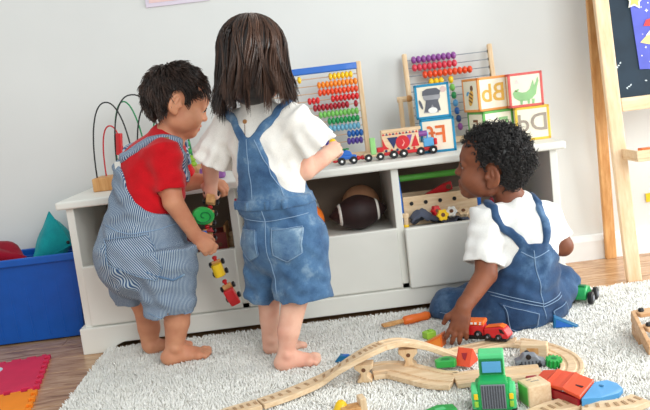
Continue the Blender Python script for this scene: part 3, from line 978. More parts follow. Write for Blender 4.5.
    b.ball((-.035, -.015, .03), (.03, .03, .026), 14, 8)
    o = b.build('cloth_pouch', cloth('red_felt', (196, 20, 44), (150, 14, 34), weave=500), None, smooth=True)
    o.location = (1.30, .085, z)
    tag(o, 'soft red cloth pouch in the right bay behind the seated child', 'pouch')
bays()

# ------------------------------------------------------------------ easel
def easel():
    t = thing('easel', 'wooden standing easel with a dark chalkboard and tray', 'easel', (1.93, 0.2, 0))
    ap = Vector((0, 0.012, 1.18))
    def leg(x, foot, top, mat, wx, wy, name):
        a, b = Vector(foot), Vector(top)
        d = (b - a).normalized()
        xa = Vector((1, 0, 0)); xa = (xa - d * xa.dot(d)).normalized()
        ya = d.cross(xa)
        vs_ = []
        for p, zz in ((a, 0.0), (b, b.z)):
            for sx, sy in ((-1, -1), (1, -1), (1, 1), (-1, 1)):
                q = p + xa * (sx * wx / 2) + ya * (sy * wy / 2)
                q = q + d * ((zz - q.z) / d.z)
                vs_.append(q)
        MB().add(vs_, [(3, 2, 1, 0), (4, 5, 6, 7), (0, 1, 5, 4), (1, 2, 6, 5), (2, 3, 7, 6), (3, 0, 4, 7)]).build(name, mat, t, .003)
    for s in (-1, 1):
        leg(0, (s * .268, -.158, 0), (s * .268, .0, 1.2), M_PINE, .044, .02, 'front_leg')
        leg(0, (s * .215 - .0, .148, 0), (s * .268, .03, 1.2), M_OAK, .036, .018, 'rear_leg')  # darker orange wood than the front legs paints in the rear legs' shade
    # board between front legs, leaning with them
    k = .158 / 1.2
    Mb = Matrix(((1, 0, 0, 0), (0, 1, k, -.158), (0, 0, 1, 0), (0, 0, 0, 1)))
    MB().span((-.246, -.004, .555), (.246, .004, 1.14), Mb).build('chalkboard', plain('chalkboard_navy', (32, 48, 62), .75, .12, 9), t)
    MB().span((-.246, -.010, .515), (.246, .008, .556), Mb).build('bottom_rail', wood('rail_pine', (240, 216, 184), (226, 190, 148), 0, 9), t, .003)
    MB().span((-.246, -.010, 1.14), (.246, .008, 1.18), Mb).build('top_rail', wood('rail_pine', (0, 0, 0), (0, 0, 0)), t, .003)
    tr = MB()
    for a, b in (((-.262, -.115, .372), (.262, -.004, .380)), ((-.262, -.115, .380), (.262, -.107, .404)), ((-.262, -.107, .38), (-.254, -.004, .404)), ((.254, -.107, .38), (.262, -.004, .404))):
        tr.span(a, b, Mb)
    tr.build('tray', wood('rail_pine', (0, 0, 0), (0, 0, 0)), t, .002)
    for i, (x, zz) in enumerate(((-.238, .655), (-.232, .662), (-.243, .650), (-.214, .588), (-.208, .592), (-.22, .584), (-.16, .6))):
        MB().prism(ellipse(x, zz, .0035, .0022, 8, i), -.0005, .0005, Matrix(((1, 0, 0, 0), (0, k, -1, -.158 - .004), (0, 1, 0, 0), (0, 0, 0, 1)))).build('chalk_mark', plain('chalk', (206, 216, 222), .9), t)
    # things on the board
    B0 = Vector((1.93, 0.2, 0))
    # paper hangs flat on the board
    Mq = Matrix(((1, 0, 0, 0), (0, k, -1, -.158 - .0055), (0, 1, 0, 0), (0, 0, 0, 1)))
    p = thing('picture_card', 'violet night sky picture card with stars on the chalkboard', 'picture', B0)
    MB().prism([(-.176, .636), (-.02, .622), (.0, .90), (-.185, .912)], 0, .0012, Mq).build('paper', plain('violet_paper', (92, 100, 196), .7, .06, 14), p)
    Mf = Matrix.Translation((0, -.0016, 0)) @ Mq
    W_ = plain('star_white', (240, 240, 246), .7)
    def star(x, z_, r, n=5, q=.45, a0=math.pi / 2):
        return [(x + (r if i % 2 == 0 else r * q) * math.cos(a0 + math.pi * i / n), z_ + (r if i % 2 == 0 else r * q) * math.sin(a0 + math.pi * i / n)) for i in range(2 * n)]
    for x, z_, r in ((-.135, .81, .006), (-.150, .822, .003), (-.128, .832, .003), (-.112, .79, .003), (-.150, .70, .004), (-.132, .69, .003), (-.165, .676, .003), (-.142, .655, .0035), (-.12, .668, .003), (-.155, .74, .002)):
        MB().prism(star(x, z_, r, 4), 0, .0006, Mf).build('printed_star', W_, p)
    MB().prism([(-.165, .716), (-.14, .708), (-.10, .706), (-.07, .72), (-.10, .744), (-.135, .742)], 0, .0006, Mf).build('printed_cloud', plain('print_cream', (240, 214, 140), .7), p)
    MB().prism([(-.146, .735), (-.10, .738), (-.085, .772), (-.12, .76)], .0004, .001, Mf).build('printed_shape', W_, p)
    MB().prism([(-.150, .764), (-.125, .762), (-.10, .775), (-.12, .786), (-.14, .782)], .0006, .0012, Mf).build('printed_shape', plain('print_red', (214, 70, 72), .7), p)
    s = thing('star_sticker', 'yellow star sticker with a pale edge on the chalkboard', 'sticker', B0)
    MB().prism(star(-.168, .845, .030, 5, .55, 1.4), .0012, .0022, Mf).build('edge', plain('sticker_edge', (236, 236, 222), .6), s)
    MB().prism(star(-.168, .845, .022, 5, .5, 1.4), .0022, .0028, Mf).build('face', plain('sticker_yellow', (226, 206, 110), .6), s)
    o = MB().box((0, 0, .012), (.09, .03, .024)).build('chalk_box', M_ORANGE, None, .003)
    o.location = (1.93 - .185, .2 - .158 + .39 * k - .06, .381)
    tag(o, 'orange chalk box lying in the easel tray', 'box')
easel()

# ------------------------------------------------------------------ wooden track on the rug
ZR = 0.0155
def smooth_path(pts, n=24):
    """Catmull-Rom through 3-D points"""
    P = [Vector(p) for p in pts]
    P = [P[0] * 2 - P[1]] + P + [P[-1] * 2 - P[-2]]
    out = []
    seg = len(P) - 3
    for i in range(n + 1):
        u = i / n * seg
        k = min(int(u), seg - 1)
        t = u - k
        a, b, c, d = P[k:k + 4]
        out.append(0.5 * ((2 * b) + (c - a) * t + (2 * a - 5 * b + 4 * c - d) * t * t + (3 * b - a - 3 * c + d) * t ** 3))
    return out
def track(label, pts, width, th=0.012, grooves=True, slots=0, n=24, mat=None, name='toy_track', group='wooden toy track pieces', taper=None):
    """pts run along the top centre line; profile with two wheel grooves is swept along them"""
    path = smooth_path(pts, n)
    t = thing(name, label, 'toy track', path[n // 2] - Vector((0, 0, th)), group=group)
    o0 = Vector(t.location)
    w = width / 2
    g = w * 0.13
    prof = [(-w, -th), (w, -th), (w, 0)]
    if grooves:
        for c in (w * 0.50, -w * 0.50):
            prof += [(c + g, 0), (c + g, -0.003), (c - g, -0.003), (c - g, 0)]
    prof += [(-w, 0)]
    m = len(prof)
    vs_, fs_ = [], []
    for i, p in enumerate(path):
        d = path[min(i + 1, n)] - path[max(i - 1, 0)]
        d.normalize()
        sd = Vector((d.y, -d.x, 0)).normalized()
        up = sd.cross(d).normalized()
        k = 1.0 if taper is None else taper[0] + (taper[1] - taper[0]) * i / n
        for a, b in prof:
            vs_.append(p - o0 + sd * (a * k) + up * b)
    for i in range(n):
        for j in range(m):
            fs_.append((i * m + j, (i + 1) * m + j, (i + 1) * m + (j + 1) % m, i * m + (j + 1) % m))
    fs_.append(tuple(range(m)))
    fs_.append(tuple(range(n * m, (n + 1) * m))[::-1])
    MB().add(vs_, fs_).build('track_bed', mat or M_BEECH, t, 0.0012, 1)
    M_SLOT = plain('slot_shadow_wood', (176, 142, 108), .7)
    if slots:
        for k in range(slots):
            u = (k + .5) / slots * n
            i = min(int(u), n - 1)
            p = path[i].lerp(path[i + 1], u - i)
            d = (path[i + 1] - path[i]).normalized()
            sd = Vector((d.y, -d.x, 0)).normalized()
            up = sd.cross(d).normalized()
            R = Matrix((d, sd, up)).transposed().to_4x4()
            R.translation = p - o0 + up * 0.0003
            MB().box((0, 0, 0), (0.0062, width * 0.36, 0.0018), R).build('slot_shade', M_SLOT, t)  # darker strip on the surface paints the shade of a recessed slot
    return t, path
track('straight slotted wooden track on the rug at the bottom edge', [(0.417, -0.695, 0.030), (0.480, -0.648, 0.030), (0.545, -0.620, 0.030)], 0.044, slots=9, grooves=False)
track('slotted wooden ramp track climbing from the rug to the bridge', [(0.548, -0.618, 0.030), (0.609, -0.588, 0.032), (0.678, -0.545, 0.037), (0.744, -0.548, 0.070), (0.795, -0.540, 0.089), (0.832, -0.520, 0.094)], 0.044, slots=17, grooves=False)
track('arched wooden bridge track running down to the orange wedge', [(0.833, -0.520, 0.094), (0.878, -0.500, 0.090), (0.933, -0.485, 0.070), (0.975, -0.475, 0.047), (1.012, -0.470, 0.027)], 0.044, slots=0, grooves=True)
track('wide flat wooden track with grooves under the bridge', [(0.805, -0.501, 0.028), (0.852, -0.504, 0.028), (0.899, -0.554, 0.028), (0.939, -0.599, 0.028), (0.976, -0.618, 0.028)], 0.086, th=.0115)
track('straight wooden track running behind the green truck', [(0.977, -0.619, 0.028), (1.055, -0.621, 0.028), (1.164, -0.632, 0.028)], 0.070, th=.0115)
track('wooden track under the red train by the seated child', [(1.000, -0.447, 0.026), (1.052, -0.430, 0.026), (1.131, -0.414, 0.026), (1.167, -0.425, 0.026)], 0.05, th=.010)
track('curved wooden track bending round the grey car', [(1.168, -0.426, 0.026), (1.208, -0.468, 0.026), (1.234, -0.522, 0.026), (1.244, -0.575, 0.026), (1.234, -0.630, 0.026), (1.210, -0.671, 0.026)], 0.05, th=.010)
track('slotted wooden track at the bottom edge below the red ramp', [(1.050, -0.872, 0.030), (1.116, -0.832, 0.030), (1.180, -0.811, 0.030)], 0.05, slots=8, grooves=False)
track('slotted wooden track in front of the blue ramp', [(1.177, -0.839, 0.030), (1.221, -0.851, 0.030), (1.259, -0.851, 0.030), (1.295, -0.836, 0.030)], 0.046, slots=7, grooves=False)

def support(label, c, w, h, rz):
    t = thing('bridge_support', label, 'toy support', (c[0], c[1], ZR), (0, 0, rz))
    n = 10
    poly = [(-w / 2, 0), (w / 2, 0)]
    poly += [(w / 2 - .010 * math.sin(math.pi * i / n), h * .12 + h * .6 * i / n) for i in range(n + 1)]
    poly += [(w / 2 + .004, h * .8), (w / 2 + .004, h), (-w / 2 - .004, h), (-w / 2 - .004, h * .8)]
    poly += [(-w / 2 + .010 * math.sin(math.pi * i / n), h * .72 - h * .6 * i / n) for i in range(n + 1)]
    MB().prism(poly, -.018, .018, RX90).build('post_block', M_BEECH_Z, t, .0015)
    MB().lathe([(.005, -.0185), (.005, .0185)], 12, Matrix.Translation((0, 0, h * .72)) @ RX90).build('dowel_hole', INK_BR, t)
support('squat wooden support under the ramp track', (0.786, -.532), .034, .042, math.radians(-10))
support('waisted wooden support under the bridge top', (0.895, -.487), .036, .050, math.radians(-8))

# ------------------------------------------------------------------ blocks and vehicles on the rug
def poly_solid(name, label, cat, top, z0, mat, extra=None, bev=.0015):
    """solid from top corner points down to height z0"""
    c = sum((Vector(p) for p in top), Vector()) / len(top)
    t = thing(name, label, cat, (c.x, c.y, z0))
    n = len(top)
    vs_ = [Vector((p[0], p[1], z0)) - Vector((c.x, c.y, z0)) for p in top] + [Vector(p) - Vector((c.x, c.y, z0)) for p in top]
    ar = sum(top[i][0] * top[(i + 1) % n][1] - top[(i + 1) % n][0] * top[i][1] for i in range(n))
    fs_ = [tuple(range(n))[::-1], tuple(range(n, 2 * n))] + [(i, (i + 1) % n, n + (i + 1) % n, n + i) for i in range(n)]
    if ar < 0: fs_ = [f[::-1] for f in fs_]
    MB().add(vs_, fs_).build('body', mat, t, bev)
    return t, c
# green leaf-shaped block
t = thing('toy_block', 'flat green block beside the red triangular block', 'toy block', (0.972, -.535, ZR + .012))
MB().prism([(-.022, -.014), (.018, -.020), (.026, -.008), (.018, .012), (.006, .018), (-.010, .012), (-.024, .002)], 0, .016).build('body', M_GREEN, t, .0015)
MB().prism([(-.010, -.008), (.010, -.010), (.012, .002), (-.006, .004)], .0158, .0168).build('dimple', M_DGREEN, t)
# red triangular prism
t = thing('toy_block', 'red and orange triangular block with an arrow mark', 'toy block', (1.024, -.532, ZR + .010), (0, 0, math.radians(-38)))
MB().prism([(-.025, 0), (.025, 0), (0, .037)], -.018, .018, Matrix(((0, 0, 1, 0), (1, 0, 0, 0), (0, 1, 0, 0), (0, 0, 0, 1)))).build('body', M_RORANGE, t, .0015)
MB().prism([(-.0255, -.0005), (.0255, -.0005), (0, .0376)], -.0188, -.0178, Matrix(((0, 0, 1, 0), (1, 0, 0, 0), (0, 1, 0, 0), (0, 0, 0, 1)))).build('red_side', M_RED, t)
Ms = Matrix(((1, 0, 0, 0), (0, .56, -.83, -.0128), (0, .83, .56, .0190), (0, 0, 0, 1)))
MB().prism([(-.008, .008), (.006, .010), (.004, -.008), (-.002, -.004)], 0, .001, Ms).build('arrow_mark', M_DRED, t)
# orange wedge and lime scrap behind
t = thing('toy_block', 'orange wedge block touching the seated child\'s fingers', 'toy block', (0.982, -.355, ZR), (0, 0, math.radians(-30)))
MB().prism([(-.040, 0), (.022, 0), (.022, .034)], -.016, .016, RX90).build('body', M_ORANGE, t, .0015)
MB().prism([(-.030, .001), (.018, .001), (.018, .026)], .0155, .0166, RX90).build('side_print', plain('amber_paint', (240, 140, 50), .5), t)
t = thing('toy_block', 'small lime green block behind the orange wedge', 'toy block', (0.975, -.292, ZR), (0, 0, .5))
MB().prism([(-.016, -.012), (.014, -.012), (.018, .006), (0, .014), (-.016, .010)], 0, .018).build('body', M_LIME, t, .002)
MB().box((.004, 0, .019), (.012, .01, .004)).build('stud', M_LIME, t, .001)
# blue block by the girl's toes
t = thing('toy_block', 'small petrol blue wedge by bare toes beside the ramp track', 'toy block', (0.742, -.385, ZR), (0, 0, math.radians(-15)))
MB().prism([(-.020, 0), (.020, 0), (.020, .012), (-.006, .016)], -.010, .010, RX90).build('body', M_TEALB, t, .001)
MB().box((.008, 0, .0145), (.014, .012, .002)).build('inlay', M_BLUE, t)
# blue triangle by the seat
t = thing('toy_block', 'blue triangular wedge beside the seated child\'s hip', 'toy block', (1.318, -.338, ZR), (0, 0, math.radians(-14)))
MB().prism([(-.030, 0), (.034, 0), (-.026, .030)], -.012, .012, RX90).build('body', M_TEALB, t, .0015)
MB().prism([(-.024, .003), (.020, .003), (-.021, .023)], .0117, .0125, RX90).build('side_print', M_BLUE, t)
# bottom edge bits
t = thing('toy_block', 'yellow cone block at the bottom edge', 'toy block', (0.722, -.70, ZR))
MB().lathe([(.019, 0), (.019, .006), (.011, .022), (.009, .024)], 18).build('body', M_YELLOW, t, smooth=False)
MB().lathe([(.0095, .0235), (.006, .027)], 14).build('tip', M_YELLOW, t)
t = thing('toy_block', 'wooden block with an upright post at the bottom edge', 'toy block', (0.752, -.71, ZR), (0, 0, .2))
MB().box((-.012, 0, .009), (.04, .03, .018)).build('body', M_OAK, t, .002)
MB().box((.014, 0, .017), (.014, .03, .034)).build('post', M_BEECH_Z, t, .002)
t = thing('toy_block', 'flat bright green block at the bottom edge', 'toy block', (0.915, -.775, ZR), (0, 0, math.radians(20)))
MB().prism([(-.03, -.02), (.03, -.02), (.034, .006), (.006, .02), (-.03, .012)], 0, .016).build('body', M_GREEN, t, .002)
MB().box((0, -.004, .0165), (.02, .012, .002)).build('inlay', M_LGREEN, t)

# screwdriver
t = thing('toy_screwdriver', 'wooden toy screwdriver with an orange handle on the rug', 'toy screwdriver', (0.935, -.155, ZR + .012), (0, 0, math.radians(18)))
MX = Matrix.Rotation(math.pi / 2, 4, 'Y')
MB().lathe([(.008, -.012), (.0125, -.006), (.013, .02), (.0115, .045), (.013, .060), (.010, .070)], 16, MX).build('handle', M_ORANGE, t, smooth=True)
MB().lathe([(.0065, -.040), (.0065, -.010)], 12, MX).build('shaft', M_OAK, t, smooth=False)
MB().add([(-.075, -.009, -.0035), (-.075, .009, -.0035), (-.075, .009, .0035), (-.075, -.009, .0035), (-.038, -.006, -.006), (-.038, .006, -.006), (-.038, .006, .006), (-.038, -.006, .006)],
         [(0, 3, 2, 1), (4, 5, 6, 7), (0, 1, 5, 4), (1, 2, 6, 5), (2, 3, 7, 6), (3, 0, 4, 7)]).build('blade', M_OAK, t, .001)

# red train on the floor
def floor_train():
    a = math.atan2(-.028, .054)
    t = thing('toy_train_car', 'red toy train carriage under the seated child\'s hand', 'toy train', (1.076, -.372, ZR + .011), (0, 0, a), 'red toy train on the rug')
    MB().box((0, 0, .008), (.066, .034, .010)).build('chassis', M_BLACK, t, .002)
    MB().box((0, 0, .026), (.062, .034, .026)).build('carriage', M_RED, t, .003)
    MB().box((0, 0, .0445), (.066, .036, .011)).build('roof', M_ORANGE, t, .003)
    for k in range(4):
        MB().box((-.018 + k * .010, -.0182, .045), (.006, .001, .0055)).build('window_mark', M_WHITE, t)
    MB().prism([(.022, .041), (.027, .043), (.023, .046), (.028, .0485), (.021, .0485), (.025, .0455), (.020, .043)], .0178, .0186, RX90).build('letter_mark', M_WHITE, t)
    for x in (-.018, .016):
        for s in (-1, 1):
            w = MB().ball((x, s * .017, .016), (.0105, .006, .0105), 14, 8).build('wheel', M_BLACK, t, smooth=True)
            MB().ball((x, s * .0225, .018), (.0035, .0015, .0035), 8, 6).build('hub', M_GREY, w)
    t = thing('toy_train_engine', 'red streamlined toy train engine with sloping nose', 'toy train', (1.128, -.412, ZR + .011), (0, 0, a - .15), 'red toy train on the rug')
    MB().box((-.002, 0, .007), (.058, .032, .008)).build('chassis', M_BLACK, t, .002)
    MB().prism([(-.030, .011), (.030, .011), (.033, .018), (.022, .036), (.010, .040), (-.030, .034)], -.017, .017, RX90).build('hood', M_RED, t, .003)
    MB().prism([(.020, .0365), (.010, .0405), (-.028, .0345), (-.028, .0365), (.010, .043), (.021, .039)], -.012, .012, RX90).build('roof_stripe', M_ORANGE, t, .001)
    MB().prism([(.012, .026), (.024, .024), (.018, .034), (.010, .036)], .0168, .0176, RX90).build('side_window', M_BLACK, t)
    for x in (-.020, .008):
        for s in (-1, 1):
            w = MB().ball((x, s * .016, .013), (.0095, .006, .0095), 14, 8).build('wheel', M_BLACK, t, smooth=True)
            MB().ball((x, s * .0215, .014), (.003, .0015, .003), 8, 6).build('hub', M_GREY, w)
    MB().ball((.034, 0, .012), (.004, .008, .004), 10, 6).build('bumper', M_GREY, t)
floor_train()

# green truck facing the camera
def truck():
    t = thing('toy_truck', 'green wooden toy truck with grey grille facing forward', 'toy truck', (1.022, -.792, ZR), (0, 0, math.radians(-14)))
    g, gl = plain('truck_green', (34, 166, 88), .4, .03), plain('truck_mint', (88, 206, 134), .4, .03)
    # local: front faces -y
    MB().span((-.037, -.006, .006), (.037, .075, .046)).build('body', g, t, .006, 3)
    MB().add([(-.030, -.008, .012), (.030, -.008, .012), (.030, -.006, .066), (-.030, -.006, .066), (-.030, .024, .012), (.030, .024, .012), (.027, .024, .071), (-.027, .024, .071)],
             [(0, 1, 2, 3), (4, 7, 6, 5), (0, 4, 5, 1), (3, 2, 6, 7), (0, 3, 7, 4), (1, 5, 6, 2)]).build('hood', g, t, .004, 2)
    for s in (-1, 1):
        MB().prism([(-.004, .008), (.032, .008), (.034, .034), (.026, .056), (.004, .058), (-.006, .046)], s * .036 - .007, s * .036 + .007, Matrix(((0, 0, 1, 0), (1, 0, 0, 0), (0, 1, 0, 0), (0, 0, 0, 1)))).build('fender', gl, t, .004, 2)
        for k in range(2):
            MB().box((s * .034, -.0085, .022 + k * .0155), (.008, .004, .012)).build('headlight', M_YELLOW if k else M_LIME, t, .0015)
    gr = MB().box((0, -.0085, .037), (.047, .003, .050)).build('grille', M_GREY, t, .001)
    for k in range(9):
        MB().box((-.020 + k * .005, -.0105, .037), (.0022, .002, .046)).build('slat', plain('dark_slat', (66, 68, 74), .5), gr)
    MB().add([(-.025, .020, .050), (.025, .020, .050), (.025, .026, .112), (-.025, .026, .112), (-.025, .070, .050), (.025, .070, .050), (.025, .064, .112), (-.025, .064, .112)],
             [(0, 1, 2, 3), (4, 7, 6, 5), (0, 4, 5, 1), (3, 2, 6, 7), (0, 3, 7, 4), (1, 5, 6, 2)]).build('cab', gl, t, .003, 2)
    w = MB().box((0, .0225, .087), (.046, .004, .032)).build('windscreen_frame', M_DGREEN, t, .001)
    MB().box((0, .020, .087), (.037, .003, .023)).build('windscreen', M_LBLUE, w, .001)
    for x in (-.037, .037):
        for y_ in (.012, .058):
            w = MB().lathe([(.012, -.006), (.015, -.004), (.015, .004), (.012, .006)], 18, Matrix.Translation((x, y_, .015)) @ Matrix.Rotation(math.pi / 2, 4, 'Y')).build('wheel', M_BLACK, t)
            MB().lathe([(.006, -.007), (.006, .007)], 12, Matrix.Translation((x, y_, .015)) @ Matrix.Rotation(math.pi / 2, 4, 'Y')).build('hub', M_WHITE, w)
truck()

# cube with a green side
t = thing('toy_cube', 'pale wooden cube with a green side, beside the truck', 'toy cube', (1.110, -.768, ZR), (0, 0, math.radians(12)))
MB().box((0, 0, .0225), (.050, .046, .045)).build('cube', M_BEECH_Y, t, .003)
MB().box((-.0254, 0, .0225), (.001, .038, .037)).build('green_side', plain('leaf_paint', (120, 190, 96), .5), t)
MB().box((.002, .0, .0451), (.018, .003, .001)).build('top_mark', plain('pencil_grey', (150, 140, 128), .7), t)
MB().box((-.006, .01, .0451), (.010, .003, .001)).build('top_mark', plain('pencil_grey', (150, 140, 128), .7), t)
# wooden house block inside the loop
t = thing('toy_cube', 'plain wooden arch block inside the track loop', 'toy cube', (1.185, -.520, ZR), (0, 0, math.radians(-22)))
MB().prism([(-.032, 0), (.030, 0), (.030, .034), (-.032, .034)], -.016, .016, RX90).build('block', M_BEECH, t, .003)
MB().prism([(-.016, .012), (.010, .012), (.010, .026), (-.016, .026)], .0158, .0164, RX90).build('panel', M_OAK, t)
# grey car
t = thing('toy_car', 'small grey toy car lying inside the track loop', 'toy car', (1.158, -.572, ZR + .002), (0, 0, math.radians(-8)))
MB().prism([(-.032, 0), (.032, 0), (.034, .012), (.020, .016), (.012, .026), (-.014, .028), (-.022, .018), (-.034, .014)], -.014, .014, RX90).build('body', M_GREY, t, .003)
for x in (-.022, -.004, .018):
    for s in (-1, 1):
        MB().cyl((x, s * .012, .024 if x == -.004 else .004), (x, s * .0165, .024 if x == -.004 else .004), .006, n=12).build('wheel', M_BLACK, t, .001)
for k in range(6):
    MB().box((-.02 + k * .008, -.0143, .010), (.003, .001, .008)).build('printed_bar', plain('dark_slat', (66, 68, 74), .5), t)
# green cog
t = thing('toy_cog', 'green toothed toy cog beside the grey car', 'toy cog', (1.206, -.590, ZR + .001), (math.radians(8), 0, .3))
pts = []
for i in range(12):
    for k, r in ((-.32, .014), (-.2, .0185), (.2, .0185), (.32, .014)):
        a = 2 * math.pi * (i + k) / 12
        pts.append((r * math.cos(a), r * math.sin(a)))
MB().prism(pts, 0, .018).build('gear', M_GREEN, t, .001)
MB().lathe([(.006, .017), (.006, .019)], 12).build('bore', M_DGREEN, t)

# red-orange ramp and blue ramp
def ramp():
    tl, tr, br, bl = (Vector(p) for p in ((1.156, -0.676, 0.044), (1.229, -0.773, 0.050), (1.175, -0.843, 0.050), (1.115, -0.727, 0.040)))
    c = (tl + tr + br + bl) / 4
    t = thing('toy_ramp', 'red-orange ribbed toy bridge ramp on a dark red base', 'toy ramp', (c.x, c.y, ZR))
    o0 = Vector((c.x, c.y, ZR))
    n = 12
    vs_, fs_ = [], []
    for i in range(n + 1):
        u = i / n
        hump = .008 * math.sin(math.pi * u) + (.0022 if i in (4, 8) else 0)
        a, b = tl.lerp(tr, u), bl.lerp(br, u)
        for p in (a, b):
            vs_.append(p - o0 + Vector((0, 0, hump)))
        for p in (a, b):
            vs_.append(p - o0 + Vector((0, 0, hump - .007)))
    for i in range(n):
        k = i * 4
        fs_ += [(k, k + 1, k + 5, k + 4), (k + 2, k + 6, k + 7, k + 3), (k, k + 4, k + 6, k + 2), (k + 1, k + 3, k + 7, k + 5)]
    fs_ += [(0, 2, 3, 1), (n * 4, n * 4 + 1, n * 4 + 3, n * 4 + 2)]
    MB().add(vs_, fs_).build('deck', M_RORANGE, t, .001, 1)
    for u in (.33, .67):
        a, b = tl.lerp(tr, u) - o0, bl.lerp(br, u) - o0
        h = Vector((0, 0, .008 * math.sin(math.pi * u) + .0014))
        MB().tube([a + h, b + h], .0016, 6).build('rib', M_RORANGE, t)
    base = [tl.lerp(c, .08), tr.lerp(c, .1), br.lerp(c, .06), bl.lerp(c, .06)]
    for (a, b) in ((base[0], base[1]), (base[3], base[2])):
        m = MB()
        pts_ = []
        for i in range(9):
            u = i / 8
            p = a.lerp(b, u)
            arch = .020 * (1 if 2 <= i <= 6 else 0)
            pts_.append((p, arch))
        d = (b - a).normalized(); sd = Vector((d.y, -d.x, 0)) * .004
        for i in range(8):
            p, q = pts_[i][0], pts_[i + 1][0]
            z0, z1 = (.010 if 2 <= i <= 5 else 0), .028
            vv = []
            for w_ in (p, q):
                for s in (-1, 1):
                    for z_ in (z0, z1):
                        vv.append(Vector((w_.x, w_.y, z_)) - Vector((o0.x, o0.y, 0)) + sd * s)
            m.add(vv, [(0, 1, 3, 2), (4, 6, 7, 5), (0, 4, 5, 1), (2, 3, 7, 6), (0, 2, 6, 4), (1, 5, 7, 3)])
        m.build('base_rail', M_DRED, t)
    m = MB().box((tl.lerp(bl, .45) - o0 + Vector((-.012, -.004, -.012))), (.024, .03, .022)).build('end_block', M_DRED, t, .003)
    MB().box(tr.lerp(br, .5) - o0 + Vector((-.014, .010, .0015)), (.02, .006, .003), None, -.9).build('slot', plain('slot_dark', (60, 30, 34), .8), t)
    p = [Vector(q) for q in ((1.230, -0.773, 0.046), (1.263, -0.753, 0.038), (1.281, -0.757, 0.030), (1.285, -0.776, 0.026), (1.268, -0.796, 0.026), (1.223, -0.827, 0.036), (1.177, -0.844, 0.046))]
    t2, c2 = poly_solid('toy_ramp', 'blue rounded toy ramp leading off the red-orange ramp', 'toy ramp', p, ZR, plain('ramp_blue', (72, 144, 196), .45, .03))
    MB().prism(ellipse(-.012, .006, .009, .004, 12, -.6), .0245, .0262, Matrix.Translation((0, 0, 0))).build('slot', M_TEALB, t2)
ramp()

# green car behind the seated boy
t = thing('toy_car', 'green toy car with black wheels behind the seated child', 'toy car', (1.437, -.152, ZR + .002), (0, 0, math.radians(55)))
MB().prism([(-.036, .012), (.036, .012), (.038, .024), (.022, .030), (.012, .044), (-.014, .048), (-.030, .040), (-.038, .028)], -.016, .016, RX90).build('body', plain('car_green', (40, 170, 92), .35, coat=.4), t, .005, 3)
for x in (-.024, .024):
    for s in (-1, 1):
        w = MB().lathe([(.013, -.007), (.0175, -.005), (.0175, .005), (.013, .007)], 18, Matrix.Translation((x, s * .026, .0175)) @ RX90).build('wheel', M_BLACK, t)
        MB().lathe([(.008, -.0078), (.008, .0078)], 14, Matrix.Translation((x, s * .026, .0175)) @ RX90).build('hub', M_GREY, w)
MB().box((-.01, 0, .046), (.02, .02, .006)).build('roof', M_DGREEN, t, .002)

# wooden toy bench at the right edge
def bench():
    t = thing('toy_bench', 'slatted wooden toy bench with black bolts at right edge', 'toy bench', (1.47, -.56, ZR))
    o0 = Vector((1.47, -.56, ZR))
    A, B = Vector((1.444, -0.460, 0.063)), Vector((1.422, -0.600, 0.023))
    d = (B - A).normalized()
    def plank(a, b, w, th, name):
        a, b = Vector(a) - o0, Vector(b) - o0
        dd = (b - a).normalized()
        up = Vector((0, 0, 1)); up = (up - dd * up.dot(dd)).normalized()
        sd = dd.cross(up)
        vv = [p + up * (i * w / 2) + sd * (j * th / 2) for p in (a, b) for i, j in ((-1, -1), (1, -1), (1, 1), (-1, 1))]
        return MB().add(vv, [(3, 2, 1, 0), (4, 5, 6, 7), (0, 1, 5, 4), (1, 2, 6, 5), (2, 3, 7, 6), (3, 0, 4, 7)]).build(name, M_PINE2, t, .002)
    plank(A, B, .030, .010, 'side_rail')
    plank(A - Vector((0, 0, .031)), A.lerp(B, .45) - Vector((0, 0, .027)), .026, .010, 'shadow_rail')  # low rail added to close the side so the bench casts a shadow
    plank(A + Vector((.26, .03, 0)), B + Vector((.26, .03, 0)), .030, .010, 'side_rail')
    for i, u in enumerate((.10, .52, .92)):
        p = A.lerp(B, u) + Vector((.006, .0, .012))
        q = p + Vector((.262, .03, 0))
        a, b = p - o0, q - o0
        dd = (b - a).normalized(); fw = Vector((-dd.y, dd.x, 0))
        vv = [w_ + fw * (i_ * .018) + Vector((0, 0, j_ * .005)) for w_ in (a, b) for i_, j_ in ((-1, -1), (1, -1), (1, 1), (-1, 1))]
        MB().add(vv, [(3, 2, 1, 0), (4, 5, 6, 7), (0, 1, 5, 4), (1, 2, 6, 5), (2, 3, 7, 6), (3, 0, 4, 7)]).build('slat', M_PINE2, t, .002)
        for w_ in (a + dd * .012, b - dd * .012):
            MB().lathe([(.006, 0), (.0075, .003), (.005, .008)], 12, Matrix.Translation(w_ + Vector((0, 0, .005)))).build('bolt', M_BLACK, t)
    for P in (A, B):
        for off in (Vector((.004, 0, 0)), Vector((.258, .03, 0))):
            q = P.lerp((A + B) / 2, .12) + off - o0
            MB().span((q.x - .007, q.y - .007, 0), (q.x + .007, q.y + .007, q.z)).build('leg', M_PINE2, t, .002)
M_PINE2 = wood('toy_pine', (230, 190, 150), (204, 156, 112), 0, 12)
bench()

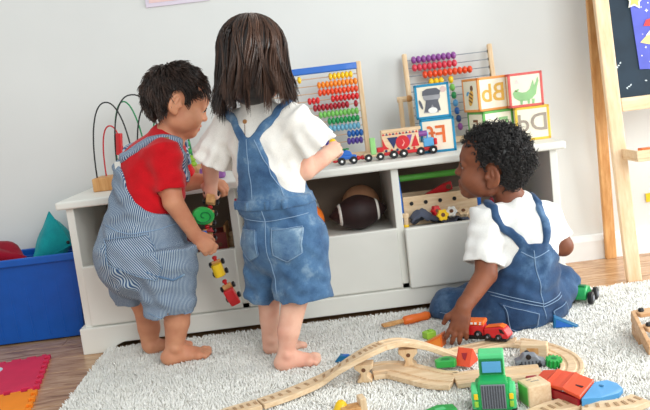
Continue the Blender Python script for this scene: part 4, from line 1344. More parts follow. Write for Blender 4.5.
# ------------------------------------------------------------------ distance-field modelling for the children
def V3(p): return np.array(p, np.float64)
def unit(v):
    v = V3(v)
    return v / np.linalg.norm(v)
class Field:
    def __init__(s, lo, hi, h):
        s.lo, s.h = V3(lo), h
        s.n = np.ceil((V3(hi) - s.lo) / h).astype(int) + 1
        s.ax = [s.lo[i] + h * np.arange(s.n[i]) for i in range(3)]
        s.d = np.full(tuple(s.n), 0.5, np.float32)
        s.hol = []
    def like(s):
        o = Field.__new__(Field)
        o.lo, o.h, o.n, o.ax = s.lo, s.h, s.n, s.ax
        o.d = np.full(tuple(s.n), 0.5, np.float32)
        o.hol = []
        return o
    def box(s, blo, bhi):
        i0 = np.clip(np.floor((V3(blo) - s.lo) / s.h).astype(int), 0, s.n)
        i1 = np.clip(np.ceil((V3(bhi) - s.lo) / s.h).astype(int) + 1, 0, s.n)
        sl = tuple(slice(a, b) for a, b in zip(i0, i1))
        X = s.ax[0][sl[0]][:, None, None].astype(np.float32)
        Y = s.ax[1][sl[1]][None, :, None].astype(np.float32)
        Z = s.ax[2][sl[2]][None, None, :].astype(np.float32)
        return sl, X, Y, Z
    def grid(s):
        return s.box(s.lo, s.lo + s.h * s.n)[1:]
    def put(s, sl, v, k, op='add'):
        a = s.d[sl]
        if a.size == 0: return
        v = np.broadcast_to(v, a.shape).astype(np.float32)
        if op == 'sub':
            v = -v
            hh = np.maximum(k - np.abs(a - v), 0) / k if k > 0 else 0
            s.d[sl] = np.maximum(a, v) + hh * hh * k * 0.25
        else:
            hh = np.maximum(k - np.abs(a - v), 0) / k if k > 0 else 0
            s.d[sl] = np.minimum(a, v) - hh * hh * k * 0.25
    def cap(s, a, b, ra, rb=None, k=0.01, op='add', flat=None):
        """tapered capsule; flat=(n,q): squeeze by q along n"""
        rb = ra if rb is None else rb
        a, b = V3(a), V3(b)
        m = max(ra, rb) * (1.0 if not flat or flat[1] < 1 else flat[1]) + k + 3 * s.h
        sl, X, Y, Z = s.box(np.minimum(a, b) - m, np.maximum(a, b) + m)
        ba = b - a
        L = float(ba @ ba) + 1e-12
        dx, dy, dz = X - a[0], Y - a[1], Z - a[2]
        t = np.clip((dx * ba[0] + dy * ba[1] + dz * ba[2]) / L, 0, 1)
        dx, dy, dz = dx - t * ba[0], dy - t * ba[1], dz - t * ba[2]
        if flat:
            n, q = unit(flat[0]), flat[1]
            e = (dx * n[0] + dy * n[1] + dz * n[2])
            f = e * (1 / q - 1)
            dx, dy, dz = dx + f * n[0], dy + f * n[1], dz + f * n[2]
        d = np.sqrt(dx * dx + dy * dy + dz * dz) - (ra + (rb - ra) * t)
        s.put(sl, d, k, op)
    def ell(s, c, r, R=None, k=0.01, op='add'):
        c, r = V3(c), V3(r)
        m = r.max() + k + 3 * s.h
        sl, X, Y, Z = s.box(c - m, c + m)
        dx, dy, dz = X - c[0], Y - c[1], Z - c[2]
        if R is not None:
            R = np.asarray(R)
            dx, dy, dz = (R[0, i] * dx + R[1, i] * dy + R[2, i] * dz for i in range(3))
        k0 = np.sqrt((dx / r[0]) ** 2 + (dy / r[1]) ** 2 + (dz / r[2]) ** 2)
        k1 = np.sqrt((dx / r[0] ** 2) ** 2 + (dy / r[1] ** 2) ** 2 + (dz / r[2] ** 2) ** 2) + 1e-9
        s.put(sl, k0 * (k0 - 1) / k1, k, op)
    def chain(s, pts, rs, k=0.01, kk=0.004):
        """limb of tapered segments, blended once into what is there"""
        P = np.array([V3(p) for p in pts])
        m = max(rs) + k + 4 * s.h
        sl, X, Y, Z = s.box(P.min(0) - m, P.max(0) + m)
        best = None
        for i in range(len(P) - 1):
            a, ba = P[i], P[i + 1] - P[i]
            L = float(ba @ ba) + 1e-12
            dx, dy, dz = X - a[0], Y - a[1], Z - a[2]
            t = np.clip((dx * ba[0] + dy * ba[1] + dz * ba[2]) / L, 0, 1)
            d = np.sqrt((dx - t * ba[0]) ** 2 + (dy - t * ba[1]) ** 2 + (dz - t * ba[2]) ** 2) - (rs[i] + (rs[i + 1] - rs[i]) * t)
            if best is None: best = d
            else:
                hh = np.maximum(kk - np.abs(best - d), 0) / kk
                best = np.minimum(best, d) - hh * hh * kk * 0.25
        s.put(sl, best, k)
    def tubecloth(s, a, b, ra, rb, k=0.01, th=0.004, hollow=0.55, ruffle=0.0, nr=9, ph=0.0, flat=None, hem=0.0):
        """open-ended cloth tube (sleeve, trouser leg) from a to b; hollow towards b"""
        a, b = V3(a), V3(b)
        ba = b - a
        L = np.linalg.norm(ba)
        d_ = ba / L
        m = max(ra, rb) * 1.35 + k + ruffle + 4 * s.h
        sl, X, Y, Z = s.box(np.minimum(a, b) - m, np.maximum(a, b) + m)
        dx, dy, dz = X - a[0], Y - a[1], Z - a[2]
        tt = (dx * d_[0] + dy * d_[1] + dz * d_[2]) / L
        t = np.clip(tt, 0, 1)
        px, py, pz = dx - tt * ba[0], dy - tt * ba[1], dz - tt * ba[2]
        e1 = unit(np.cross(d_, [0.3, 0.9, 0.2]))
        if flat is not None:
            e1 = unit(V3(flat[0]) - d_ * (V3(flat[0]) @ d_))
        e2 = np.cross(d_, e1)
        u = px * e1[0] + py * e1[1] + pz * e1[2]
        v = px * e2[0] + py * e2[1] + pz * e2[2]
        if flat is not None: u = u / flat[1]
        rho = np.sqrt(u * u + v * v)
        R = ra + (rb - ra) * t
        if ruffle:
            R = R + ruffle * np.sin(nr * np.arctan2(v, u) + ph) * np.clip((t - 0.25) / 0.75, 0, 1)
        if hem:
            R = R + hem * np.clip((t - 0.87) * 40, 0, 1)
        out = np.maximum(rho - R, np.maximum(-tt * L, (tt - 1) * L))
        inner = np.maximum(rho - (R - max(th, .0095)), (hollow - tt) * L)
        s.put(sl, out, k)
        s.hol.append((sl, inner))
    def open_ends(s):
        for sl, inner in s.hol:
            s.d[sl] = np.maximum(s.d[sl], -inner)
    def mesh(s, smooth=2):
        d = s.d
        S = d < 0
        c = np.zeros(tuple(np.array(d.shape) - 1), np.uint8)
        offs = [(i, j, k) for i in (0, 1) for j in (0, 1) for k in (0, 1)]
        nx, ny, nz = c.shape
        for o in offs:
            c += S[o[0]:o[0] + nx, o[1]:o[1] + ny, o[2]:o[2] + nz]
        act = (c > 0) & (c < 8)
        idx = np.argwhere(act)
        vid = np.full(c.shape, -1, np.int32)
        vid[act] = np.arange(len(idx), dtype=np.int32)
        val = np.stack([d[idx[:, 0] + o[0], idx[:, 1] + o[1], idx[:, 2] + o[2]] for o in offs], 1)
        acc = np.zeros((len(idx), 3)); cnt = np.zeros(len(idx))
        O = np.array(offs, float)
        for i in range(8):
            for j in range(i + 1, 8):
                if np.abs(O[i] - O[j]).sum() != 1: continue
                a, b = val[:, i], val[:, j]
                x = (a < 0) != (b < 0)
                t = np.where(x, a / np.where(x, a - b, 1), 0)
                p = O[i] + t[:, None] * (O[j] - O[i])
                acc += np.where(x[:, None], p, 0); cnt += x
        P = s.lo + s.h * (idx + acc / cnt[:, None])
        Q = []
        for ax in range(3):
            A = [slice(None)] * 3; B = [slice(None)] * 3
            A[ax] = slice(0, -1); B[ax] = slice(1, None)
            s0, s1 = S[tuple(A)], S[tuple(B)]
            e = np.argwhere(s0 != s1)
            o1, o2 = (ax + 1) % 3, (ax + 2) % 3
            lim = np.array(c.shape)
            ok = (e[:, o1] > 0) & (e[:, o2] > 0) & (e[:, o1] < lim[o1]) & (e[:, o2] < lim[o2])
            e = e[ok]
            flip = s0[e[:, 0], e[:, 1], e[:, 2]]
            def cell(du, dv):
                q = e.copy(); q[:, o1] += du; q[:, o2] += dv
                return vid[q[:, 0], q[:, 1], q[:, 2]]
            q = np.stack([cell(-1, -1), cell(0, -1), cell(0, 0), cell(-1, 0)], 1)
            q[~flip] = q[~flip][:, ::-1]
            Q.append(q)
        Q = np.concatenate(Q)
        Q = Q[(Q >= 0).all(1)]
        for _ in range(smooth):
            sm = np.zeros_like(P); w = np.zeros(len(P))
            for i in range(4):
                a, b = Q[:, i], Q[:, (i + 1) % 4]
                for ax in range(3):
                    sm[:, ax] += np.bincount(a, P[b, ax], len(P)) + np.bincount(b, P[a, ax], len(P))
                w += np.bincount(a, minlength=len(P)) + np.bincount(b, minlength=len(P))
            P = P * 0.5 + 0.5 * sm / np.maximum(w, 1)[:, None]
        return P, Q

def folds(F, amp, dirs, seed=0):
    """soft cloth folds: warped waves along the given directions"""
    X, Y, Z = F.grid()
    rg = np.random.default_rng(seed)
    out = np.zeros(F.d.shape, np.float32)
    for (dv, wl, a) in dirs:
        dv = unit(dv); ph = rg.uniform(0, 6.28, 4)
        w1 = rg.normal(0, 1, 3); w1 /= np.linalg.norm(w1)
        w2 = rg.normal(0, 1, 3); w2 /= np.linalg.norm(w2)
        base = (X * dv[0] + Y * dv[1] + Z * dv[2]) * (6.283 / wl)
        warp = 1.3 * np.sin((X * w1[0] + Y * w1[1] + Z * w1[2]) * 38 + ph[0]) + 0.8 * np.sin((X * w2[0] + Y * w2[1] + Z * w2[2]) * 71 + ph[1])
        env = 0.5 + 0.5 * np.sin((X * w2[0] - Y * w1[1] + Z * w1[2]) * 27 + ph[2])
        out += (a * np.sin(base + warp) * env).astype(np.float32)
    F.d += amp * out
    F.open_ends()

def frame3(fwd, up=(0, 0, 1)):
    """columns: right, forward, up"""
    f = unit(fwd)
    u = V3(up); u = unit(u - f * (u @ f))
    r = np.cross(f, u)
    return np.stack([r, f, u], 1)
def yaw_frame(deg, pitch=0.0, roll=0.0):
    a, p = math.radians(deg), math.radians(pitch)
    f = V3((math.sin(a) * math.cos(p), math.cos(a) * math.cos(p), math.sin(p)))
    R = frame3(f)
    if roll:
        c, s_ = math.cos(math.radians(roll)), math.sin(math.radians(roll))
        r, u = R[:, 0] * c + R[:, 2] * s_, R[:, 2] * c - R[:, 0] * s_
        R = np.stack([r, R[:, 1], u], 1)
    return R

def head(F, O, R, q=1.0, ears=True, nose=1.0, lips=1.0, ear=(0, 0)):
    """child's head; O centre, R columns right/forward/up, q size"""
    O = V3(O)
    W = lambda x, y, z: O + R @ (V3((x, y, z)) * q)
    E = lambda c, r, k, op='add', RR=None: F.ell(W(*c), V3(r) * q, R if RR is None else RR, k * q, op)
    E((0, -.012, .030), (.070, .085, .072), .01)
    E((0, -.014, .016), (.066, .081, .082), .01)
    E((0, .033, .030), (.058, .046, .050), .02)
    E((0, .028, -.030), (.056, .048, .055), .02)
    for s in (-1, 1):
        E((s * .033, .044, -.036), (.030, .031, .028), .016)
        E((s * .034, .012, -.056), (.026, .03, .022), .02)
    E((0, .055, -.072), (.022, .021, .018), .02)
    for s in (-1, 1):
        E((s * .029, .095, .004), (.017, .020, .013), .014, 'sub')
        E((s * .028, .066, .003), (.016, .0125, .0115), .005)
        F.cap(W(s * .012, .074, .0215), W(s * .042, .058, .021), .008 * q, .007 * q, .012 * q)
        E((s * .0285, .083, .002), (.0118, .0085, .0046), .002, 'sub')
    F.cap(W(0, .072, .010), W(0, .0805, -.019), .007 * q, .0085 * q, .014 * q)
    E((0, .0835 + .002 * nose, -.0225), (.0100 * nose, .0090, .0085), .008)
    for s in (-1, 1):
        E((s * .0095 * nose, .0780, -.0255), (.0065, .0075, .0060), .005)
    E((0, .0745, -.0465), (.0175 * lips, .0095, .0062 * lips), .006)
    E((0, .0725, -.0580), (.0145 * lips, .0095, .0070 * lips), .006)
    E((0, .088, -.0520), (.017, .0090, .0014), .003, 'sub')
    if ears:
        for s in (-1, 1):
            a = math.radians(24) * s
            t = math.radians(-14)
            Re = R @ np.array([[math.cos(a), -math.sin(a), 0], [math.sin(a), math.cos(a), 0], [0, 0, 1]]) @ np.array([[1, 0, 0], [0, math.cos(t), -math.sin(t)], [0, math.sin(t), math.cos(t)]])
            E((s * .0735, -.014 + ear[0], -.008 + ear[1]), (.0072, .0205, .0305), .005, 'add', Re)
            E((s * .0835, -.011 + ear[0], -.003 + ear[1]), (.0085, .0125, .0200), .0025, 'sub', Re)
            E((s * .0765, -.012 + ear[0], -.002 + ear[1]), (.004, .0035, .012), .003, 'add', Re)
            E((s * .0745, .002 + ear[0], -.012 + ear[1]), (.005, .004, .006), .004, 'add', Re)
            E((s * .0705, -.008 + ear[0], -.033 + ear[1]), (.006, .008, .009), .006)
    return W
def lip_attr(P, W, q=1.0, wid=1.0):
    a, b = W(0, .083, -.0465), W(0, .0805, -.0575)
    R = np.stack([unit(W(1, 0, 0) - W(0, 0, 0)), unit(W(0, 1, 0) - W(0, 0, 0)), unit(W(0, 0, 1) - W(0, 0, 0))], 1)
    v = np.zeros(len(P))
    for c, rz in ((a, .0055), (b, .0062)):
        L = (P - c) @ R / q
        e = (L[:, 0] / (.0165 * wid)) ** 2 + (L[:, 1] / .012) ** 2 + (L[:, 2] / rz) ** 2
        v = np.maximum(v, np.clip((1.15 - e) / .35, 0, 1))
    return v * .85

def hand(F, wrist, fd, pn, side, curl=(20, 30, 25), q=1.0, spread=0.05, thumb=(0.7, 0.6, 0.3), curls=None, thin=1.0):
    """hand with palm, four jointed fingers and a thumb; returns finger tips"""
    w = V3(wrist); f = unit(fd); p = V3(pn); p = unit(p - f * (p @ f))
    th = np.cross(f, p) * side
    R = np.stack([th, f, p], 1)
    F.ell(w + f * .029 * q, V3((.0235, .031, .0125)) * q, R, .008 * q)
    F.cap(w - f * .01 * q, w + f * .02 * q, .0165 * q, .016 * q, .01 * q, flat=(p, .8))
    F.ell(w + f * .018 * q + th * .014 * q + p * .006 * q, V3((.012, .018, .010)) * q, R, .006 * q)
    tips = []
    base = ((.047, .0168, .037), (.0505, .0057, .042), (.049, -.0055, .039), (.0435, -.0162, .031))
    for i, (bf, bl, L) in enumerate(base):
        cu = curl if curls is None else curls[i]
        o = w + f * bf * q + th * bl * q
        a = 0.0
        sp = spread * (1.5 - i)
        d0 = unit(f + th * sp)
        pts = [o - d0 * .010 * q]
        cur = o
        for c_, l in zip(cu, (.42, .31, .27)):
            a += math.radians(c_)
            d = d0 * math.cos(a) + p * math.sin(a)
            pts.append(cur)
            cur = cur + d * (L * l * q)
        pts.append(cur)
        rs = [.0066, .0064, .0060, .0056, .0050]
        F.chain(pts, [r * q * thin for r in rs], .0028 * q)
        tips.append(cur)
    o = w + f * .016 * q + th * .017 * q + p * .004 * q
    d = unit(th * thumb[0] + f * thumb[1] + p * thumb[2])
    m = o + d * .020 * q
    d2 = unit(th * thumb[0] * .3 + f * thumb[1] + p * (thumb[2] + .25))
    F.chain([o, m, m + d2 * .019 * q], [.0088 * q, .0076 * q, .0058 * q], .004 * q)
    tips.append(m + d2 * .019 * q)
    return tips

def foot(F, ankle, heel, toe, side, q=1.0):
    """bare foot on the rug: heel and toe are ground points, side +1 when the big toe is on the left of the walking direction"""
    an, hl, te = V3(ankle), V3(heel), V3(toe)
    d = te - hl; L = np.linalg.norm(d); d = d / L
    lat = np.cross([0, 0, 1], d) * side                       # towards the big toe
    z = np.array([0, 0, 1.0])
    hc = hl + d * .023 * q + z * .0185 * q
    F.ell(hc, V3((.0205, .0245, .0200)) * q, np.stack([np.cross(d, z), d, z], 1), .01)
    F.cap(an, hc, .0185 * q, .0190 * q, .008)
    ball = hl + d * (L * .70) + z * .0115 * q
    F.cap(an - z * .012 * q + d * .01 * q, ball + lat * .004 * q + z * .006 * q, .0185 * q, .0115 * q, .010)
    F.cap(hc - z * .004 * q, ball - lat * .012 * q, .016 * q, .0110 * q, .010)
    F.cap(hc, ball + lat * .012 * q, .016 * q, .0120 * q, .010)
    F.cap(ball + lat * .014 * q, ball - lat * .017 * q, .0115 * q, .0100 * q, .008)
    for l, e, r in ((.0205, 1.0, .0098), (.0075, .985, .0072), (-.0035, .955, .0068), (-.0135, .915, .0064), (-.0225, .865, .0060)):
        a = ball + lat * l * .9 * q + d * .006 * q
        b = hl + d * (L * e - r * q) + lat * l * q + z * (r + .001) * q
        m = a * .45 + b * .55 + z * .0035 * q
        F.chain([a, m, b], [r * .95 * q, r * .84 * q, r * .98 * q], .0018)
    for s in (-1, 1):
        F.ell(an + lat * s * .018 * q - z * .004, (.0075 * q,) * 3, None, .010)

def strands(name, S, rad, mat, parent, tone, sides=3):
    """S (n,m,3) strand points -> one mesh of tapered tubes"""
    n, m, _ = S.shape
    T = np.gradient(S, axis=1)
    T /= np.linalg.norm(T, axis=2, keepdims=True) + 1e-9
    ref = np.array([0.31, 0.52, 0.79])
    A = np.cross(T, ref); A /= np.linalg.norm(A, axis=2, keepdims=True) + 1e-9
    B = np.cross(T, A)
    u = np.linspace(0, 1, m)
    prof = np.clip(1.15 - u ** 2.2, 0.12, 1)[None, :, None]
    r = (rad if np.isscalar(rad) else rad[:, None, None]) * prof
    ring = [S + (A * math.cos(2 * math.pi * k / sides) + B * math.sin(2 * math.pi * k / sides)) * r for k in range(sides)]
    V = np.stack(ring, 2).reshape(-1, 3)
    i = np.arange(n)[:, None, None] * m * sides + np.arange(m - 1)[None, :, None] * sides
    k = np.arange(sides)[None, None, :]
    k2 = (k + 1) % sides
    Q = np.stack([i + k, i + k2, i + k2 + sides, i + k + sides], -1).reshape(-1, 4)
    me = np_mesh(name, V, Q)
    fattr(me, 'tone', np.repeat(tone, m * sides))
    o = link(name, me, mat, parent, True)
    return o

def eyes(parent, W, R, q, iris=(52, 32, 22), gaze=(0, -.06)):
    Mw = plain('eye_white', (214, 206, 200), 0.2, 0.01)
    Mi = plain('iris_brown', iris, 0.15, 0.05)
    Mk = plain('lash_black', (22, 16, 14), 0.6)
    for s in (-1, 1):
        c = W(s * .0275, .0655, .002)
        b = MB().ball(tuple(c), .0132 * q, 18, 12).build('eyeball', Mw, parent, smooth=True)
        d = unit(R @ V3((gaze[0], 1, gaze[1])))
        MB().ball(tuple(c + d * .0058 * q), .0088 * q, 14, 8).build('iris', Mi, b, smooth=True)
        up = [W(s * (.0285 + .0135 * u), .0795 - .010 * abs(u) ** 2 - (.003 if u * 1 > 0 else 0), .0058 - .0042 * u * u) for u in np.linspace(-1, 1, 9)]
        MB().tube([tuple(p) for p in up], .0017 * q, 5).build('eyelash', Mk, parent)

def brows(parent, W, mat, q=1.0):
    for s in (-1, 1):
        S = []
        rg = np.random.default_rng(3)
        for i in range(60):
            u = rg.uniform(0, 1)
            p = V3((s * (.012 + .034 * u), .0835 - .016 * u - .006 * u * u, .0225 + .004 * math.sin(u * 2.4) + rg.uniform(-.002, .002)))
            d = V3((s * .008, -.0035 - .003 * u, .0006))
            S.append([W(*(p + d * t)) for t in (0, .35, .7, 1)])
        strands('eyebrow', np.array(S), .0006 * q, mat, parent, rg.uniform(0, 1, 60))

def scalp_points(n, O, R, q, keep, seed=1, grow=0.0):
    """points and normals over the skull where keep(x,y,z) holds (head coordinates)"""
    i = np.arange(n) + .5
    ph = np.arccos(1 - 2 * i / n); th = math.pi * (1 + 5 ** .5) * i
    d = np.stack([np.cos(th) * np.sin(ph), np.sin(th) * np.sin(ph), np.cos(ph)], 1)
    r = np.array([.070, .085, .085]) + grow
    c = np.array([0, -.012, .017])
    L = c + d * r
    nn = d / r; nn /= np.linalg.norm(nn, axis=1, keepdims=True)
    ok = keep(L[:, 0], L[:, 1], L[:, 2])
    return L[ok], nn[ok]
def hair_sd(x, y, z, ear=(0, 0)):
    """positive where a child's hair grows (head coordinates): above the hair line and clear of the ears"""
    lim = np.interp(y, [-.10, -.07, -.040, -.020, .0, .016, .03, .045, .075], [-.066, -.062, -.050, -.030, -.012, -.004, .020, .046, .058])
    e = (np.sqrt(((y + .013 - ear[0]) / .0235) ** 2 + ((z + .006 - ear[1]) / .0345) ** 2) - 1) * .024
    e = np.where(np.abs(x) > .045, e, .05)
    return np.minimum((z - lim) * .7, e)
def hair_line(x, y, z): return hair_sd(x, y, z) > 0

def garment(name, F, mat, parent, smooth=2, attr=None):
    P, Q = F.mesh(smooth)
    me = np_mesh(name, P, Q)
    if attr is not None:
        for k, fn in attr.items(): fattr(me, k, fn(P))
    o = link(name, me, mat, parent, True)
    tree = BVHTree.FromPolygons(P.tolist(), Q.tolist())
    return o, tree, P
def poly_sdf(u, v, poly):
    """signed distance to a 2-D polygon on arrays u, v"""
    d = np.full(np.broadcast(u, v).shape, 1e9, np.float32)
    ins = np.zeros(d.shape, bool)
    n = len(poly)
    for i in range(n):
        (ax, ay), (bx, by) = poly[i], poly[(i + 1) % n]
        ex, ey = bx - ax, by - ay
        t = np.clip(((u - ax) * ex + (v - ay) * ey) / (ex * ex + ey * ey + 1e-12), 0, 1)
        d = np.minimum(d, (u - ax - t * ex) ** 2 + (v - ay - t * ey) ** 2)
        c = ((ay > v) != (by > v)) & (u < (v - ay) / (by - ay + 1e-12) * ex + ax)
        ins ^= c
    d = np.sqrt(d)
    return np.where(ins, -d, d)
def line_sdf(F, pts):
    """distance to a 3-D polyline over the whole grid"""
    X, Y, Z = F.grid()
    best = np.full(F.d.shape, 9.0, np.float32)
    for i in range(len(pts) - 1):
        a, b = V3(pts[i]), V3(pts[i + 1])
        m = .06
        sl, x, y, z = F.box(np.minimum(a, b) - m, np.maximum(a, b) + m)
        ba = b - a
        t = np.clip(((x - a[0]) * ba[0] + (y - a[1]) * ba[1] + (z - a[2]) * ba[2]) / (ba @ ba), 0, 1)
        d = np.sqrt((x - a[0] - t * ba[0]) ** 2 + (y - a[1] - t * ba[1]) ** 2 + (z - a[2] - t * ba[2]) ** 2)
        best[sl] = np.minimum(best[sl], d)
    return best
def cast(tree, p, d):
    h = tree.ray_cast(Vector(p), Vector(d))
    return (h[0], h[1]) if h[0] is not None else (None, None)
def patch(tree, P0, ux, uy, poly, dirn, name, mat, parent, off=.0022, rows=9, cols=8):
    """cloth patch laid on a garment: convex outline (s,t) projected along dirn"""
    P0, ux, uy, dn = V3(P0), unit(ux), unit(uy), unit(dirn)
    ts = [p[1] for p in poly]
    t0, t1 = min(ts), max(ts)
    top, bot, fs_ = [], [], []
    ok = {}
    for i in range(rows + 1):
        t = t0 + (t1 - t0) * (i / rows * .998 + .001)
        xs = []
        for k in range(len(poly)):
            (ax, ay), (bx, by) = poly[k], poly[(k + 1) % len(poly)]
            if (ay > t) != (by > t): xs.append(ax + (t - ay) / (by - ay) * (bx - ax))
        if len(xs) < 2: continue
        for j in range(cols + 1):
            s = min(xs) + (max(xs) - min(xs)) * j / cols
            p = P0 + ux * s + uy * t - dn * .25
            l, n = cast(tree, p, dn)
            if l is None: continue
            n = n if n.dot(Vector(-dn)) > 0 else -n
            ok[(i, j)] = len(top)
            top.append(l + n * off); bot.append(l - n * .002)
    N = len(top)
    for i in range(rows):
        for j in range(cols):
            q = [ok.get(k) for k in ((i, j), (i, j + 1), (i + 1, j + 1), (i + 1, j))]
            if None in q: continue
            fs_.append(tuple(q)); fs_.append(tuple(N + a for a in q[::-1]))
    ring = [(0, j) for j in range(cols + 1)] + [(i, cols) for i in range(1, rows + 1)] + [(rows, j) for j in range(cols - 1, -1, -1)] + [(i, 0) for i in range(rows - 1, 0, -1)]
    rr = [ok[k] for k in ring if k in ok]
    for a, b in zip(rr, rr[1:] + rr[:1]):
        fs_.append((a, N + a, N + b, b))
    return MB().add(top + bot, fs_).build(name, mat, parent, smooth=True)
def stitch(tree, P0, ux, uy, pts, dirn, name, mat, parent, r=.0011, off=.0012, n=24):
    """seam or stitched line laid on a garment"""
    P0, ux, uy, dn = V3(P0), unit(ux), unit(uy), unit(dirn)
    out = []
    for i in range(n + 1):
        u = i / n * (len(pts) - 1); k = min(int(u), len(pts) - 2); f = u - k
        s = pts[k][0] * (1 - f) + pts[k + 1][0] * f; t = pts[k][1] * (1 - f) + pts[k + 1][1] * f
        l, nn = cast(tree, P0 + ux * s + uy * t - dn * .25, dn)
        if l is None: continue
        nn = nn if nn.dot(Vector(-dn)) > 0 else -nn
        out.append(l + nn * off)
    if len(out) > 2:
        return MB().tube(out, r, 5).build(name, mat, parent, smooth=True)

def proj_line(F, pts, n=16):
    """resample a polyline and pull it on to the surface of field F"""
    P, Q = F.mesh(1)
    tree = BVHTree.FromPolygons(P.tolist(), Q.tolist())
    return [tuple(tree.find_nearest(p)[0]) for p in smooth_path(pts, n)]

# ------------------------------------------------------------------ the three children
HB = 0.0026
M_STITCH = plain('stitch_thread', (138, 164, 194), .8)
M_STITCHG = plain('stitch_gold', (206, 178, 132), .8)
M_METAL = plain('brass_button', (150, 128, 96), .35, metal=.8)

def settle(root, base):
    """put the empty at the child's base on the rug, leaving the body where it is"""
    root.location = base
    for c in root.children:
        c.location = c.location - Vector(base)

def build_girl():
    base = (0.60, -0.31, 0)
    root = thing('person', 'standing person with white blouse and denim short dungarees, seen from behind', 'person', (0, 0, 0))
    body = Field((0.39, -0.45, 0.005), (0.85, -0.06, 0.90), HB)
    Rc, Rh = yaw_frame(35), yaw_frame(25, -6)
    rc, fc = Rc[:, 0], Rc[:, 1]
    C = V3((.608, -.305, .55))
    sL, sR = V3((.532, -.252, .622)), V3((.688, -.352, .622))
    eL, wL = V3((.462, -.212, .545)), V3((.452, -.172, .487))
    eR, wR = V3((0.706, -0.325, 0.498)), V3((0.761, -0.235, 0.514))
    # torso
    body.ell((.632, -.305, .31), (.086, .07, .075), Rc, .02)
    body.ell((.62, -.305, .42), (.078, .064, .09), Rc, .03)
    body.ell((.608, -.305, .55), (.078, .060, .095), Rc, .03)
    body.cap(sL, sR, .030, .030, .03)
    body.cap((.607, -.305, .61), (.612, -.298, .70), .036, .033, .02)
    Wd = head(body, (.618, -.297, .773), Rh, .97)
    # arms
    body.chain([sL, eL, wL], [.027, .0255, .020], .012)
    body.chain([sR + V3((.006, .004, 0)), eR, wR], [.026, .0285, .0215], .012)
    hand(body, wL, (-.22, .10, -.97), (.45, .85, .1), -1, q=.92, curls=((35, 60, 40), (38, 62, 40), (40, 62, 40), (42, 60, 40)))
    tR = hand(body, wR, (.66, .45, .40), (-.15, .75, -.60), 1, q=.92, curls=((20, 45, 30), (35, 60, 40), (45, 65, 40), (50, 65, 40)), thumb=(.5, .8, .5))
    # legs
    body.chain([(.668, -.337, .28), (.643, -.360, .185), (.616, -.374, .105), (.602, -.380, .050)], [.044, .0330, .0280, .0190], .010)
    body.chain([(.592, -.275, .28), (.570, -.256, .18), (.563, -.248, .105), (.556, -.246, .050)], [.042, .0300, .0260, .0185], .010)
    foot(body, (.602, -.380, .055), (.571, -.388, .012), (.692, -.366, .012), 1)
    foot(body, (.556, -.246, .055), (.537, -.252, .012), (.650, -.226, .012), -1)
    P, Q = body.mesh(1)
    me = np_mesh('body', P, Q)
    fattr(me, 'lip', lip_attr(P, Wd, .97))
    link('body', me, skin('skin_fair', (238, 190, 166), (206, 112, 106), (226, 164, 142)), root, True)
    eyes(root, Wd, Rh, .97)
    # blouse
    g = Field((0.39, -0.45, 0.13), (0.83, -0.13, 0.72), .0034)
    sh = g.like()
    sh.ell((.608, -.305, .565), (.092, .073, .10), Rc, .01)
    sh.ell((.616, -.305, .475), (.093, .077, .11), Rc, .03)
    sh.cap(sL + V3((0, 0, .006)), sR + V3((0, 0, .006)), .038, .038, .03, flat=(fc, .95))
    sh.cap((.607, -.305, .63), (.610, -.30, .668), .046, .042, .012)
    torso_d = sh.d.copy()
    tf = sh.like()
    sh.tubecloth(sR + V3((-.002, 0, .016)), V3((.738, -.338, .548)), .040, .056, .016, .004, .5, .0075, 8, .6)
    sh.tubecloth(sL + V3((.002, 0, .016)), V3((.470, -.222, .538)), .040, .054, .016, .004, .5, .0075, 8, 2.1)
    full_d = sh.d.copy()
    tf.d = full_d
    folds(sh, .0018, [((.7, -.3, .6), .05, 1), ((-.6, .3, .7), .042, 1), ((.9, .1, .1), .03, .6)], 3)
    M_BL = cloth('white_muslin', (244, 240, 234), (236, 230, 222), weave=700, wb=.2)
    ob, tshirt, _ = garment('blouse', sh, M_BL, root)
    dn = fc
    stitch(tshirt, C, rc, (0, 0, 1), [(.0, .075), (.004, .050)], dn, 'keyhole_slit', INK_BR, ob, .0009, .0004, 8)
    l, n = cast(tshirt, C + rc * .0 + V3((0, 0, .082)) - dn * .3, dn)
    if l: MB().lathe([(.0055, -.001), (.0055, .0025)], 14, Matrix.Translation(l) @ Vector(-dn).to_track_quat('Z', 'Y').to_matrix().to_4x4()).build('button', plain('brown_button', (168, 116, 66), .4), ob)
    # dungaree shorts
    X, Y, Z = g.grid()
    sz = (X - C[0]) * rc[0] + (Y - C[1]) * rc[1]
    dp = (X - C[0]) * fc[0] + (Y - C[1]) * fc[1]
    panel = poly_sdf(sz + 0 * Z, Z + 0 * sz, [(-.060, .40), (-.010, .594), (.040, .594), (.096, .40)])
    reg = np.maximum(panel, dp)
    st = np.minimum(line_sdf(g, proj_line(tf, [(.562, -.376, .588), (.541, -.352, .625), (.522, -.325, .655), (.520, -.275, .672), (.545, -.21, .62)])),
                    line_sdf(g, proj_line(tf, [(.590, -.384, .588), (.634, -.384, .632), (.672, -.368, .668), (.690, -.325, .672), (.70, -.27, .62)]))) - .0112
    front = poly_sdf(sz + 0 * Z, Z + 0 * sz, [(-.075, .40), (-.06, .56), (.06, .56), (.075, .40)])
    reg = np.minimum(reg, np.maximum(front, -dp))
    ov = g.like()
    ov.d = np.minimum(np.maximum(torso_d - .0065, reg), np.maximum(full_d - .0075, st)).astype(np.float32)
    ov.ell((.634, -.306, .325), (.113, .098, .10), Rc, .012)
    ov.ell((.624, -.307, .415), (.100, .086, .045), Rc, .03)
    ov.tubecloth((.664, -.336, .315), (.664, -.350, .178), .074, .073, .016, .004, .6, .003, 5, .4, hem=.002)
